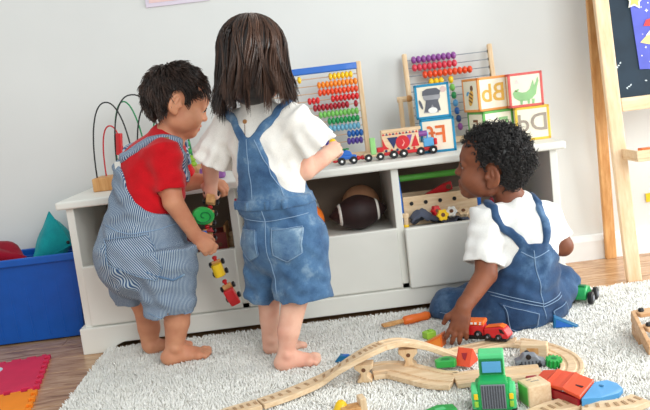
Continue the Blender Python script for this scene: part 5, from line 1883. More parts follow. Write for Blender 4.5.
    ov.tubecloth((.588, -.274, .315), (.557, -.256, .164), .066, .049, .016, .004, .6, .003, 5, 1.2, hem=.002)
    ov.cap((.598, -.41, .158), (.590, -.22, .150), .016, .016, .012, 'sub')
    folds(ov, .0020, [((.2, .1, .9), .045, 1), ((.6, -.4, .6), .036, .9), ((-.6, .3, .7), .05, .8)], 5)
    M_D = cloth('mid_blue_denim', (84, 120, 158), (50, 80, 120), weave=620, wb=.4, fade=(150, 176, 198), fade_scale=13)
    oo, to, _ = garment('dungarees', ov, M_D, root)
    tag(oo, 'mid blue denim short dungarees')
    # waistband
    wb = g.like()
    wb.d = np.maximum(np.minimum(ov.d, torso_d - .006) - .0035, np.abs(Z - .428 + .03 * (sz + 0 * Z) * 0) - .0125)
    wo, tw, _ = garment('waistband', wb, M_D, oo, 1)
    for s in (-.062, -.005, .050, .088):
        patch(tw, C + V3((0, 0, -.122)), rc, (0, 0, 1), [(s - .005, -.019), (s + .005, -.019), (s + .005, .019), (s - .005, .019)], dn, 'belt_loop', M_D, oo, .004, 4, 2)
    Cp = V3((.632, -.305, .315))
    dnp = unit(dn + V3((-.12, .1, 0)))
    fade = cloth('faded_denim', (112, 144, 174), (74, 106, 146), weave=620, wb=.4, fade=(184, 202, 214), fade_scale=20)
    for s0 in (.052, -.062):
        pk = patch(to, Cp, rc, (0, 0, 1), [(s0 - .036, .058), (s0 + .036, .055), (s0 + .036, -.012), (s0, -.028), (s0 - .036, -.010)], dnp, 'back_pocket', fade, oo, .003)
        stitch(to, Cp, rc, (0, 0, 1), [(s0 - .033, .055), (s0 - .033, -.008), (s0, -.025), (s0 + .033, -.010), (s0 + .033, .052), (s0 - .033, .050)], dnp, 'stitching', M_STITCH, pk, .0008, .0042, 30)
    stitch(to, Cp, rc, (0, 0, 1), [(.0, .10), (.002, .0), (.006, -.11)], dnp, 'centre_seam', M_STITCH, oo, .0012, .001)
    stitch(to, Cp, rc, (0, 0, 1), [(-.09, .082), (.0, .072), (.10, .080)], dnp, 'yoke_seam', M_STITCH, oo, .0010, .001)
    stitch(to, C, rc, (0, 0, 1), [(.014, .040), (.010, -.105)], dn, 'centre_seam', M_STITCH, oo, .0011, .001)
    stitch(to, C, rc, (0, 0, 1), [(-.007, .038), (-.050, -.105)], dn, 'panel_edge', M_STITCH, oo, .0010, .001)
    stitch(to, C, rc, (0, 0, 1), [(.035, .038), (.084, -.105)], dn, 'panel_edge', M_STITCH, oo, .0010, .001)
    # red appliqué at the side of the waist
    patch(tw, C + V3((0, 0, -.122)), rc, (0, 0, 1), [(-.086, -.012), (-.070, -.016), (-.066, 0), (-.070, .016), (-.084, .012)], dn, 'red_patch', cloth('red_patch_cloth', (186, 36, 54), weave=600), oo, .006, 6, 4)
    # little yellow piece in her raised hand
    o = MB().ball((0, 0, 0), (.011, .011, .013), 14, 10).build('wooden_bead', M_YELLOW, None, smooth=True)
    o.location = tuple((tR[0] * .6 + tR[4] * .4) + V3((.004, -.012, .008)))
    tag(o, 'yellow wooden bead held in raised fingers before the abacus', 'bead')
    # hair
    q = .97
    O = V3((.618, -.297, .773))
    cap = Field((.48, -.43, .655), (.75, -.17, .90), .0035)
    cap.ell(O + Rh @ V3((0, -.014, .030)), (.0745, .088, .0755), Rh, .01)
    cap.cap(O + Rh @ V3((0, -.028, .02)), O + Rh @ V3((0, -.026, -.046)), .072, .064, .02)
    face = cap.like()
    X, Y, Z = cap.grid()
    fy = (X - O[0]) * Rh[0, 1] + (Y - O[1]) * Rh[1, 1] + (Z - O[2]) * Rh[2, 1]
    fz = (X - O[0]) * Rh[0, 2] + (Y - O[1]) * Rh[1, 2] + (Z - O[2]) * Rh[2, 2]
    cap.d = np.maximum(cap.d, -np.maximum(.035 - fy, fz - .05))
    M_H = hairmat('dark_brown_hair', (26, 16, 13), (110, 76, 58), .30)
    garment('hair_mass', cap, M_H, root, 1, {'tone': lambda P: np.zeros(len(P))})
    rg = np.random.default_rng(5)
    n, m = 3900, 14
    az = rg.uniform(-math.pi, math.pi, n)
    S = np.zeros((n, m, 3))
    lock = np.round(az * 9) / 9 + .05 * np.sin(az * 37)
    gro = .006 + .010 * rg.uniform(0, 1, n) ** 1.5
    rnd1, rnd2 = rg.uniform(0, 1, n), rg.uniform(.2, 1, n)
    long = np.abs(az) > .60
    endz = np.where(long, -.100 + .020 * np.sin(lock * 13) + .010 * np.sin(lock * 29) + rg.normal(0, .010, n), .03)
    endz = np.where(long & (az < -1.2), endz - .006, endz)
    psi0 = np.where(long, rg.uniform(.03, .95, n), rg.uniform(.03, .6, n))
    for i in range(m):
        u = i / (m - 1)
        arc = np.clip(u / .45, 0, 1)
        psi = psi0 + (1.62 - psi0) * arc
        psi = np.where(long, psi, psi0 + (1.15 - psi0) * u)
        r = np.array([.070, .085, .072])[None] + gro[:, None]
        a = az + (lock - az) * .50 * u * u + .10 * np.sin(u * 5 + lock * 11)
        x = r[:, 0] * np.sin(psi) * np.sin(a)
        y = r[:, 1] * np.sin(psi) * np.cos(a) - .014
        z = r[:, 2] * np.cos(psi) + .032
        dr = np.clip((u - .45) / .55, 0, 1)
        fl = 1 + dr * (.08 + .12 * rnd1 * dr) + .30 * np.clip(dr - .6, 0, 1) * np.sin(lock * 7 + 1) + .36 * dr * dr * np.exp(-((az - 1.9) / .6) ** 2) * rnd2
        zz = np.where(long, z + (endz - .028) * dr, z)
        y2 = y * fl - np.where(long, .010 * dr, 0)
        S[:, i] = np.stack([x * fl, y2, zz], 1)
    wob = rg.normal(0, .0016, (n, 1, 3)) * np.linspace(0, 1, m)[None, :, None]
    S = O + ((S + wob) * q) @ Rh.T
    o = strands('hair', S, .0013 + .0006 * rg.uniform(0, 1, n), M_H, root, np.clip(.25 + .22 * np.sin(lock * 17) + rg.normal(0, .16, n) + .15 * np.exp(-((az - 2.2) / .6) ** 2), 0, 1))
    tag(o, 'straight dark brown shoulder-length hair', kind='stuff')
    settle(root, (.60, -.315, .012))
build_girl()

def build_boy():
    root = thing('person', 'person in red shirt and striped denim dungarees bending over a held toy train', 'person', (0, 0, 0))
    body = Field((0.04, -0.31, 0.005), (0.55, -0.03, 0.83), HB)
    Rc = yaw_frame(65)
    f, r = Rc[:, 1], Rc[:, 0]
    Rh = yaw_frame(74, -24, 0)
    PEL, CH, NK = V3((0.239, -0.175, 0.320)), V3((0.302, -0.175, 0.525)), V3((0.349, -0.175, 0.621))
    O = V3((0.395, -0.175, 0.699))
    q = .91
    body.cap(PEL, CH, .085, .078, .02, flat=(r, 1.05))
    body.ell(PEL, (.09, .085, .08), Rc, .03)
    body.cap(CH, NK - V3((.004, 0, .02)), .078, .045, .03)
    sR, sL = V3((0.349, -0.247, 0.573)), V3((0.343, -0.105, 0.575))
    body.cap(sR, sL, .034, .034, .03)
    body.cap(NK - V3((0, 0, .03)), O + V3((-.01, -.003, -.035)), .036, .035, .02)
    Wd = head(body, O, Rh, q)
    eR, wR = V3((0.359, -0.262, 0.449)), V3((0.400, -0.232, 0.349))
    eL, wL = V3((0.373, -0.100, 0.482)), V3((0.436, -0.118, 0.479))
    body.chain([sR, eR, wR], [.032, .0265, .0185], .012)
    body.chain([sL, eL, wL], [.032, .0265, .0185], .012)
    hand(body, wR, (.62, .05, -.78), (-.25, .93, -.25), 1, q=.95, curls=((25, 50, 40), (30, 55, 40), (35, 58, 42), (38, 58, 42)), thumb=(.45, .8, .45))
    hand(body, wL, (.85, -.30, -.35), (-.2, .45, -.85), -1, q=.90, curls=((30, 55, 40), (32, 58, 40), (36, 60, 42), (40, 60, 42)))
    body.chain([(0.294, -0.220, 0.290), (0.327, -0.226, 0.183), (0.316, -0.227, 0.124), (0.302, -0.226, 0.067)], [.055, .0370, .0340, .0255], .010)
    body.chain([(0.184, -0.125, 0.266), (0.213, -0.115, 0.144), (0.212, -0.112, 0.085), (0.208, -0.112, 0.041)], [.05, .0340, .0310, .0240], .010)
    foot(body, (0.298, -0.228, 0.059), (0.261, -0.238, 0.013), (0.396, -0.204, 0.013), 1, 1.06)
    foot(body, (0.211, -0.112, 0.041), (0.191, -0.118, 0.013), (0.324, -0.090, 0.013), -1, 1.0)
    P, Q = body.mesh(1)
    me = np_mesh('body', P, Q)
    fattr(me, 'lip', lip_attr(P, Wd, q))
    link('body', me, skin('skin_tan', (214, 152, 118), (196, 98, 88), (194, 122, 92)), root, True)
    eyes(root, Wd, Rh, q, gaze=(.35, -.25))
    # shirt
    g = Field((0.04, -0.32, 0.10), (0.47, -0.04, 0.69), .0034)
    sh = g.like()
    sp = unit(CH - PEL)
    sh.cap(PEL + sp * .06, CH, .093, .088, .02, flat=(r, 1.08))
    sh.cap(CH, NK - V3((.002, 0, .012)), .086, .044, .03)
    sh.cap(sR, sL, .043, .042, .03)
    torso_d = sh.d.copy()
    tf = sh.like()
    sh.tubecloth(sR + V3((-.004, .006, .018)), V3((0.356, -0.258, 0.480)), .043, .041, .014, .004, .6, .002, 5, .4, hem=.001)
    sh.tubecloth(sL + V3((-.004, -.006, .018)), V3((0.361, -0.098, 0.494)), .042, .040, .014, .004, .6, .002, 5, .4, hem=.001)
    full_d = sh.d.copy()
    tf.d = full_d
    sh.cap(O + V3((-.012, -.003, -.05)), NK - V3((0, 0, .045)), .0365, .037, .004, 'sub')
    folds(sh, .0021, [((.6, 0, .7), .05, 1), ((-.5, .3, .8), .04, .9), ((.8, 0, -.5), .06, .8)], 8)
    garment('shirt', sh, cloth('red_jersey', (212, 22, 34), (184, 14, 26), weave=800, wb=.2), root)
    # dungarees
    X, Y, Z = g.grid()
    pts = [(-0.067, -0.200, 0.086), (0.025, -0.200, 0.620), (0.214, -0.200, 0.623), (0.229, -0.200, 0.569), (0.242, -0.200, 0.535), (0.255, -0.200, 0.478), (0.286, -0.200, 0.439), (0.341, -0.200, 0.413), (0.452, -0.200, 0.391), (0.468, -0.200, 0.016)]
    reg = poly_sdf(X + 0 * Z, Z + 0 * X, [(p[0], p[2]) for p in pts])
    reg = np.broadcast_to(reg, g.d.shape)
    st = np.minimum(line_sdf(g, proj_line(tf, [(0.222, -0.225, 0.571), (0.282, -0.240, 0.599), (0.342, -0.243, 0.618), (0.375, -0.235, 0.606), (0.401, -0.210, 0.559), (0.400, -0.190, 0.499)])),
                    line_sdf(g, proj_line(tf, [(0.218, -0.150, 0.588), (0.270, -0.120, 0.618), (0.330, -0.115, 0.626), (0.377, -0.120, 0.599), (0.403, -0.130, 0.542)]))) - .0130
    ov = g.like()
    ov.d = np.minimum(np.maximum(torso_d - .0065, reg), np.maximum(full_d - .0075, st)).astype(np.float32)
    low = g.like()
    low.cap(PEL - sp * .01, PEL + sp * .10, .124, .102, .01, flat=(r, 1.02))
    ov.d = np.maximum(np.minimum(ov.d, low.d), np.minimum(reg, st))
    ov.tubecloth((0.311, -0.222, 0.331), (0.303, -0.226, 0.153), .090, .068, .014, .004, .7, .0035, 6, .5, hem=.001)
    ov.tubecloth((0.188, -0.145, 0.337), (0.178, -0.118, 0.170), .080, .047, .014, .004, .7, .003, 6, 1.5, hem=.001)
    folds(ov, .0030, [((.3, 0, .9), .05, 1), ((-.5, .2, .8), .045, .9), ((.7, -.2, .5), .065, .9)], 12)
    ax = [(PEL, CH, 0.0), (V3((0.311, -0.222, 0.331)), V3((0.303, -0.226, 0.153)), .02), (V3((0.188, -0.145, 0.337)), V3((0.178, -0.118, 0.170)), .01)]
    def across(Pv):
        out = np.zeros(len(Pv)); best = np.full(len(Pv), 9.0)
        for i, (a, b, off) in enumerate(ax):
            d = unit(b - a)
            e1 = unit(np.cross(d, [.2, 1, .1])); e2 = np.cross(d, e1)
            w = Pv - a
            t = np.clip((w @ d) / np.linalg.norm(b - a), 0, 1.2)
            dist = np.linalg.norm(w - t[:, None] * (b - a), axis=1) + (.02 if i == 0 else 0) * (Pv[:, 2] < PEL[2] + .01) * 5
            val = np.arctan2(w @ e2, w @ e1) * .095 + off
            out = np.where(dist < best, val, out); best = np.minimum(best, dist)
        return out
    M_S = striped('hickory_stripe', (66, 94, 132), (192, 204, 212), .0048)
    oo, to, _ = garment('dungarees', ov, M_S, root, 2, {'across': across})
    tag(oo, 'blue and white striped denim dungarees')
    M_SP = cloth('washed_denim', (116, 146, 176), (84, 114, 150), weave=600, wb=.3, fade=(160, 182, 200), fade_scale=20)
    # pocket, seams, buckle, label seen from his right side
    d = V3((0, 1, 0))
    px = V3((1, 0, 0)); pz = V3((0, 0, 1))
    def sz(p): return (p[0], p[2])
    pk = [sz((0.172, -0.250, 0.376)), sz((0.286, -0.250, 0.377)), sz((0.316, -0.250, 0.293)), sz((0.295, -0.250, 0.258)), sz((0.177, -0.250, 0.311))]
    po = patch(to, (0, -.2, 0), px, pz, pk, d, 'side_pocket', M_S, oo, .0035, 12, 12)
    a = po.data.attributes.new('across', 'FLOAT', 'POINT')
    co = np.zeros(len(po.data.vertices) * 3, np.float32); po.data.vertices.foreach_get('co', co)
    a.data.foreach_set('value', (co.reshape(-1, 3) @ np.array([.8, 0, .6])).astype(np.float32))
    stitch(to, (0, -.2, 0), px, pz, pk + pk[:1], d, 'stitching', M_STITCH, po, .0010, .0042, 40)
    stitch(to, (0, -.2, 0), px, pz, [sz((0.171, -0.250, 0.407)), sz((0.240, -0.250, 0.383)), sz((0.313, -0.250, 0.384)), sz((0.361, -0.250, 0.389))], d, 'waist_seam', M_STITCH, oo, .0014, .001)
    stitch(to, (0, -.2, 0), px, pz, [sz((0.272, -0.250, 0.283)), sz((0.336, -0.250, 0.253)), sz((0.363, -0.250, 0.261))], d, 'hammer_loop', M_SP, oo, .0032, .0015)
    stitch(to, (0, -.2, 0), px, pz, [sz((0.249, -0.250, 0.537)), sz((0.261, -0.250, 0.480)), sz((0.293, -0.250, 0.440)), sz((0.349, -0.250, 0.413))], d, 'armhole_edge', M_SP, oo, .0026, .0012)
    stitch(to, (0, -.2, 0), px, pz, [sz((0.255, -0.250, 0.171)), sz((0.310, -0.250, 0.152)), sz((0.367, -0.250, 0.157))], d, 'hem_stitching', M_STITCH, oo, .0010, .001)
    l, n = cast(to, V3((0.361, -0.300, 0.606)), d)
    if l:
        bk = MB().box(tuple(l + Vector((0, -.003, .002))), (.020, .005, .015)).build('buckle', M_METAL, oo, .002)
    l, n = cast(to, V3((0.226, -0.300, 0.557)), d)
    if l:
        MB().box(tuple(l + Vector((0, -.002, 0))), (.016, .003, .020)).build('label', plain('label_cloth', (206, 206, 200), .9), oo, .001)
    # hair: short dark, tousled
    M_H = hairmat('black_brown_hair', (18, 13, 12), (84, 62, 52), .34)
    L, N = scalp_points(5200, O, Rh, q, hair_line, grow=0.0)
    rg = np.random.default_rng(9)
    n, m = len(L), 7
    crown = np.array([0, -.055, .085])
    away = L - crown
    away -= N * (away * N).sum(1, keepdims=True)
    away /= np.linalg.norm(away, axis=1, keepdims=True) + 1e-6
    swirl = np.cross(N, away) * .45
    S = np.zeros((n, m, 3)); S[:, 0] = L - N * .002
    ln = .030 + .016 * rg.uniform(0, 1, n)
    ln = np.where(L[:, 2] < .0, .018, ln)
    ln = np.where((np.abs(L[:, 0]) > .042) & (L[:, 2] < .048) & (L[:, 1] > -.04), .012, ln)
    clump = np.sin(L[:, 0] * 160 + 2 * np.sin(L[:, 1] * 120)) + np.sin(L[:, 1] * 150 + L[:, 2] * 130)
    dirn = away + swirl + np.array([0, .05, -.45]) + rg.normal(0, .22, (n, 3)) + np.cross(N, away) * clump[:, None] * .35
    pos = S[:, 0].copy()
    wild = np.abs(rg.normal(0, .0035, n))
    r = np.array([.070, .085, .085]); c = np.array([0, -.012, .017])
    for i in range(1, m):
        pos = pos + dirn / np.linalg.norm(dirn, axis=1, keepdims=True) * (ln / (m - 1))[:, None]
        dirn = dirn + np.array([0, 0, -.08]) + rg.normal(0, .10, (n, 3))
        u = i / (m - 1)
        g_ = .002 + .010 * math.sin(u * 2.2) + (.006 * clump + wild) * u
        e = (pos - c) / (r + g_[:, None])
        k = np.linalg.norm(e, axis=1, keepdims=True)
        pos = np.where(k < 1, c + (pos - c) / k, pos * .55 + (c + (pos - c) / k) * .45)
        S[:, i] = pos
    o = strands('hair', O + (S * q) @ Rh.T, .0014, M_H, root, np.clip(.35 + .18 * clump + rg.normal(0, .15, n), 0, 1))
    tag(o, 'short tousled near-black hair', kind='stuff')
    cap = Field(O - .12, O + .13, .0035)
    cap.ell(O + Rh @ V3((0, -.012, .017)) * q, V3((.0745, .0895, .0895)) * q, Rh, .001)
    X, Y, Z = cap.grid()
    hx, hy, hz = (((X - O[0]) * Rh[0, i] + (Y - O[1]) * Rh[1, i] + (Z - O[2]) * Rh[2, i]) / q for i in range(3))
    cap.d = np.maximum(cap.d, -hair_sd(hx, hy, hz))
    garment('hair_mass', cap, M_H, root, 1, {'tone': lambda P_: np.zeros(len(P_))})
    brows(root, Wd, M_H, q)
    settle(root, (.24, -.175, .012))
build_boy()

def build_sitter():
    root = thing('person', 'person sitting on the rug in white shirt and long blue denim dungarees', 'person', (0, 0, 0))
    body = Field((0.97, -0.45, 0.008), (1.49, -0.02, 0.56), HB)
    Rc = yaw_frame(-28)
    f, r = Rc[:, 1], Rc[:, 0]
    Rh = yaw_frame(-74, 9)
    PEL, CH, NK = V3((1.225, -0.215, 0.048)), V3((1.261, -0.205, 0.242)), V3((1.256, -0.200, 0.324))
    O = V3((1.198, -.20, .434))
    q = 1.0
    body.cap(PEL, CH, .090, .078, .02, flat=(r, 1.1))
    body.cap(CH, NK - V3((0, 0, .012)), .07, .045, .03)
    sL, sR = V3((1.163, -0.250, 0.302)), V3((1.345, -0.155, 0.273))
    body.cap(sL, sR, .033, .033, .03)
    body.cap(NK - V3((0, 0, .04)), O + V3((.022, 0, -.03)), .038, .040, .02)
    Wd = head(body, O, Rh, q, nose=1.12, lips=1.15, ear=(.006, -.010))
    eL, wL = V3((1.133, -0.315, 0.172)), V3((1.055, -0.378, 0.110))
    eR, wR = V3((1.383, -0.170, 0.186)), V3((1.37, -.085, .165))
    body.chain([sL, eL, wL], [.034, .0285, .0195], .014)
    body.chain([sR, eR, wR], [.033, .028, .020], .014)
    hand(body, wL, (-.36, -.30, -.86), (.10, .86, -.50), -1, q=1.04, spread=.17, curls=((6, 20, 18), (8, 20, 18), (8, 22, 18), (10, 24, 20)), thumb=(.75, .65, .1))
    hand(body, wR, (-.2, .2, -.9), (-.9, .2, 0), 1, q=.9)
    kL, kR = V3((1.062, -0.115, 0.032)), V3((1.382, -0.115, 0.068))
    body.chain([PEL + V3((-.05, .0, -.005)), kL, (1.14, -.062, .050)], [.055, .042, .030], .012)
    body.chain([PEL + V3((.06, .02, -.005)), kR, (1.28, -.065, .050)], [.055, .042, .030], .012)
    foot(body, (1.14, -.062, .045), (1.12, -.06, .016), (1.205, -.05, .016), 1, .9)
    foot(body, (1.28, -.065, .045), (1.30, -.065, .016), (1.222, -.06, .016), 1, .9)
    P, Q = body.mesh(1)
    me = np_mesh('body', P, Q)
    fattr(me, 'lip', lip_attr(P, Wd, q, 1.1) * .7)
    link('body', me, skin('skin_brown', (140, 84, 58), (126, 60, 54), (112, 62, 42)), root, True)
    eyes(root, Wd, Rh, q, (26, 16, 12), gaze=(-.45, -.05))
    # shirt
    g = Field((0.97, -0.38, 0.010), (1.49, -0.02, 0.37), .0034)
    sh = g.like()
    sp = unit(CH - PEL)
    sh.cap(PEL + sp * .03, CH, .100, .090, .02, flat=(r, 1.14))
    sh.cap(CH, NK - V3((0, 0, .004)), .088, .046, .03)
    sh.cap(sL, sR, .042, .042, .03)
    torso_d = sh.d.copy()
    tf = sh.like()
    sh.tubecloth(sL + V3((.006, .006, .018)), V3((1.133, -0.288, 0.193)), .044, .050, .016, .004, .55, .0025, 5, .3, hem=.001)
    sh.tubecloth(sR + V3((-.006, 0, .018)), V3((1.370, -0.165, 0.204)), .042, .044, .014, .004, .55, .0025, 5, .8, hem=.001)
    full_d = sh.d.copy()
    tf.d = full_d
    sh.cap(O + V3((.024, 0, -.05)), NK - V3((0, 0, .04)), .040, .041, .004, 'sub')
    folds(sh, .0021, [((.5, 0, .8), .05, 1), ((-.6, .3, .6), .04, .9), ((.8, .2, -.5), .055, .8)], 21)
    ob, _, _ = garment('shirt', sh, cloth('white_jersey', (246, 245, 242), (234, 233, 230), weave=800, wb=.2), root)
    # dungarees
    X, Y, Z = g.grid()
    su = (X - CH[0]) * r[0] + (Y - CH[1]) * r[1]
    dp = (X - CH[0]) * f[0] + (Y - CH[1]) * f[1]
    def cs(p): return (float((V3(p) - CH) @ r), p[2])
    pl = [cs((1.233, -0.300, 0.236)), cs((1.307, -0.270, 0.226)), cs((1.329, -0.250, 0.187)), cs((1.377, -0.200, 0.126)), cs((1.428, -0.200, -0.080)), cs((1.002, -0.280, -0.012)), cs((1.111, -0.280, 0.124)), cs((1.158, -0.290, 0.153)), cs((1.206, -0.300, 0.192))]
    reg = poly_sdf(su + 0 * Z, Z + 0 * su, pl)
    reg = np.maximum(reg, np.minimum(dp - .03, Z - .16 + 0 * dp))
    fr = poly_sdf(su + 0 * Z, Z + 0 * su, [(-.06, .0), (-.055, .27), (.055, .27), (.06, .0)])
    reg = np.minimum(reg, np.maximum(fr, -dp))
    st = np.minimum(line_sdf(g, proj_line(tf, [(1.244, -0.305, 0.225), (1.206, -0.305, 0.271), (1.174, -0.285, 0.314), (1.169, -0.250, 0.341), (1.186, -0.200, 0.330)])),
                    line_sdf(g, proj_line(tf, [(1.290, -0.280, 0.219), (1.296, -0.265, 0.264), (1.299, -0.235, 0.313), (1.303, -0.190, 0.336), (1.308, -0.130, 0.305)]))) - .0118
    ov = g.like()
    ov.d = np.minimum(np.maximum(torso_d - .0065, reg), np.maximum(full_d - .0075, st)).astype(np.float32)
    lowr = g.like()
    lowr.cap(PEL - V3((0, 0, .012)), PEL + sp * .07, .112, .100, .01, flat=(r, 1.16))
    ov.d = np.minimum(ov.d, np.maximum(lowr.d, reg))
    ov.chain([PEL + V3((-.055, .0, -.012)), kL], [.080, .056], .02)
    ov.chain([PEL + V3((.065, .01, -.012)), kR], [.080, .058], .02)
    ov.tubecloth(kL, (1.150, -.072, .052), .054, .040, .02, .004, .7, .002, 5, hem=.001)
    ov.tubecloth(kR, (1.275, -.076, .052), .056, .040, .02, .004, .7, .002, 5, hem=.001)
    ov.d = np.maximum(ov.d, .0155 - Z)
    folds(ov, .0024, [((.3, 0, .9), .05, 1), ((-.7, .2, .5), .045, .9), ((.7, .2, .5), .06, .9)], 31)
    M_D = cloth('indigo_denim', (56, 86, 124), (34, 54, 86), weave=620, wb=.35, fade=(108, 142, 178), fade_scale=9)
    oo, to, _ = garment('dungarees', ov, M_D, root)
    tag(oo, 'blue denim dungarees with crossed back straps')
    dn = f
    up = V3((0, 0, 1))
    def sq(p): return (float((V3(p) - CH) @ r), p[2] - CH[2])
    for pts in ([(1.163, -0.310, 0.090), (1.255, -0.310, 0.054), (1.243, -0.310, 0.010), (1.203, -0.310, 0.004), (1.168, -0.310, 0.022)], [(1.290, -0.280, 0.047), (1.344, -0.250, 0.059), (1.355, -0.240, 0.021), (1.325, -0.260, 0.003), (1.292, -0.280, 0.008)]):
        pk_ = [sq(p) for p in pts]
        pk = patch(to, CH, r, up, pk_, dn, 'back_pocket', M_D, oo, .003)
        cx = sum(p[0] for p in pk_) / 5; cy = sum(p[1] for p in pk_) / 5
        inn = [(cx + (a - cx) * .9, cy + (b - cy) * .88) for a, b in pk_]
        stitch(to, CH, r, up, inn + inn[:1], dn, 'stitching', M_STITCH, pk, .0009, .0042, 30)
    for nm, pts in (('centre_seam', [(1.260, -0.310, 0.218), (1.269, -0.310, 0.138), (1.277, -0.310, 0.035)]), ('waist_seam', [(1.117, -0.300, 0.131), (1.191, -0.310, 0.103), (1.272, -0.300, 0.073), (1.340, -0.250, 0.081)]), ('waist_seam', [(1.116, -0.300, 0.123), (1.190, -0.310, 0.095), (1.272, -0.300, 0.065), (1.339, -0.250, 0.073)]),
                    ('yoke_seam', [(1.231, -0.310, 0.217), (1.261, -0.310, 0.197), (1.305, -0.290, 0.209)]), ('panel_edge', [(1.229, -0.310, 0.222), (1.198, -0.310, 0.184), (1.155, -0.300, 0.147)])):
        stitch(to, CH, r, up, [sq(p) for p in pts], dn, nm, M_STITCH, oo, .0011, .001)
    stitch(to, (0, -.2, 0), (1, 0, 0), up, [(p[0], p[2]) for p in ((1.029, -0.160, 0.040), (1.074, -0.160, 0.040), (1.120, -0.180, 0.034))], (0, 1, 0), 'side_seam', M_STITCH, oo, .0009, .0008)
    # curls
    M_H = hairmat('black_curls', (12, 10, 11), (40, 34, 34), .5)
    rg = np.random.default_rng(13)
    L, N = scalp_points(2000, O, Rh, q, lambda x, y, z: hair_sd(x, y, z, (.006, -.010)) > 0, grow=.003)
    n, m = len(L), 15
    T = np.cross(N, rg.normal(0, 1, (n, 3))); T /= np.linalg.norm(T, axis=1, keepdims=True)
    B = np.cross(N, T)
    ax_ = N + rg.normal(0, .38, (n, 3)); ax_ /= np.linalg.norm(ax_, axis=1, keepdims=True)
    S = np.zeros((n, m, 3))
    ln = np.where(L[:, 2] < .0, .018, .026) * rg.uniform(.75, 1.2, n)
    rr = rg.uniform(.0032, .0052, n)
    turns = rg.uniform(1.4, 2.4, n)
    for i in range(m):
        u = i / (m - 1)
        a = u * turns * 6.283
        S[:, i] = L - N * .003 + ax_ * (ln * u)[:, None] + (T * np.cos(a)[:, None] + B * np.sin(a)[:, None]) * (rr * min(1, u * 3))[:, None]
    o = strands('hair', O + (S * q) @ Rh.T, .0019, M_H, root, np.clip(rg.normal(.35, .25, n), 0, 1), 4)
    tag(o, 'short tight black curls', kind='stuff')
    cap = Field(O - .14, O + .14, .0035)
    cap.ell(O + Rh @ V3((0, -.012, .017)) * q, V3((.077, .092, .092)) * q, Rh, .001)
    X, Y, Z = cap.grid()
    hx, hy, hz = (((X - O[0]) * Rh[0, i] + (Y - O[1]) * Rh[1, i] + (Z - O[2]) * Rh[2, i]) / q for i in range(3))
    cap.d = np.maximum(cap.d, -hair_sd(hx, hy, hz, (.006, -.010)))
    garment('hair_mass', cap, M_H, root, 1, {'tone': lambda P_: np.zeros(len(P_))})
    brows(root, Wd, M_H, q)
    settle(root, (1.21, -.20, .015))
build_sitter()

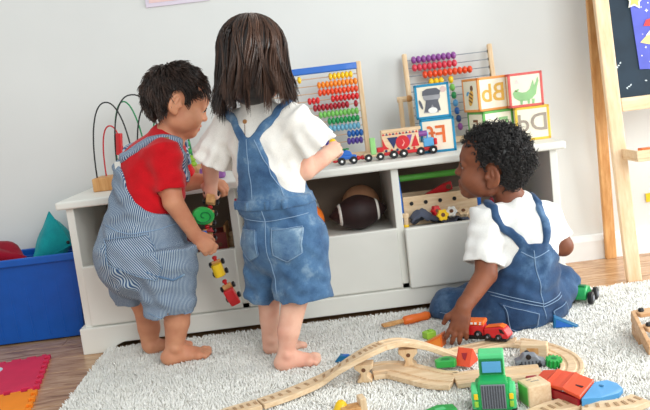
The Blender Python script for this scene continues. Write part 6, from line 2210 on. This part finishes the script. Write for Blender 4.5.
# ------------------------------------------------------------------ toy train held between the boy and the girl
def held_train():
    P = [Vector(p) for p in ((0.450, -0.165, 0.460), (0.439, -0.165, 0.415), (0.423, -0.168, 0.362), (0.423, -0.175, 0.319), (0.432, -0.172, 0.270), (0.444, -0.168, 0.217), (0.471, -0.160, 0.141))]
    G_ = 'toy train cars hanging between the children'
    def car(label, a, b, load, mat, name='toy_train_car'):
        a, b = Vector(a), Vector(b)
        d = (b - a).normalized()
        out = Vector((0, -1, 0)); out = (out - d * out.dot(d)).normalized()      # top of the car faces the camera
        sd = d.cross(out)
        R = Matrix((d, sd, out)).transposed().to_4x4()
        R.translation = (a + b) / 2
        R = R @ Matrix.Diagonal((1.0, 1.3, 1.3, 1.0))
        L = (b - a).length * 1.04
        t = thing(name, label, 'toy train', (0, 0, 0), group=G_)
        t.matrix_world = R
        MB().box((0, 0, 0), (L * .82, .020, .009)).build('chassis', M_OAK, t, .002)
        MB().cyl((-L / 2 - .004, 0, 0), (-L * .38, 0, 0), .0036, n=10).build('coupling', M_RED, t)
        MB().ball((-L / 2 - .003, 0, 0), .0055, 12, 8).build('coupling_knob', M_RED, t, smooth=True)
        for x in (-L * .25, L * .25):
            for s in (-1, 1):
                w = MB().lathe([(.0055, -.003), (.0078, -.002), (.0078, .002), (.0055, .003)], 14, Matrix.Translation((x, s * .0135, -.003)) @ RX90).build('wheel', M_BLACK, t)
                MB().lathe([(.0025, -.0038), (.0025, .0038)], 8, Matrix.Translation((x, s * .0135, -.003)) @ RX90).build('hub', M_GREY, w)
        if load == 'block':
            MB().box((0, 0, .011), (L * .5, .018, .014)).build('load', mat, t, .003)
        elif load == 'roll':
            MB().cyl((-L * .30, 0, .013), (L * .34, 0, .013), .0115, n=18).build('load', mat, t, .003)
        elif load == 'spiral':
            MB().lathe([(.020, -.007), (.024, -.004), (.024, .004), (.020, .007)], 24, Matrix.Translation((-.004, .010, .016)) @ Matrix.Rotation(.5, 4, 'X')).build('load', mat, t, smooth=False)
            Md = Matrix.Translation((-.004, .010, .016)) @ Matrix.Rotation(.5, 4, 'X')
            pts = [Md @ Vector(((.004 + .0021 * a) * math.cos(a), (.004 + .0021 * a) * math.sin(a), .0072)) for a in (i * .35 for i in range(23))]
            MB().tube(pts, .0019, 6).build('spiral_groove', M_DGREEN, t)
        elif load == 'nose':
            MB().prism([(-L * .25, .004), (L * .52, .004), (L * .55, .012), (L * .2, .020), (-L * .25, .022)], -.011, .011, RX90).build('load', mat, t, .004)
        elif load == 'two':
            MB().box((-.006, .006, .010), (.014, .012, .014)).build('load', M_BLUE, t, .002)
            MB().prism([(0, -.012), (.016, -.004), (.004, .010)], .004, .016).build('load_wedge', M_RED, t, .001)
            MB().prism([(-.020, -.010), (-.006, -.014), (-.010, .004)], .004, .015).build('load_wedge', M_DRED, t, .001)
        return t
    car('topmost toy train car, gripped by the child in white', P[0], P[1], 'block', M_OAK)
    car('toy train car carrying a green spiral disc', P[1] + (P[2] - P[1]) * .12, P[2], 'spiral', M_GREEN)
    car('toy train car with red wedges and a blue block above the lower hand', P[2] + (P[3] - P[2]) * .12, P[3], 'two', M_RED)
    car('toy train car with a yellow roll below the lower hand', P[4], P[5], 'roll', M_YELLOW)
    car('lowest toy train car with a red sloping nose', P[5] + (P[6] - P[5]) * .22, P[6], 'nose', M_RED)
held_train()
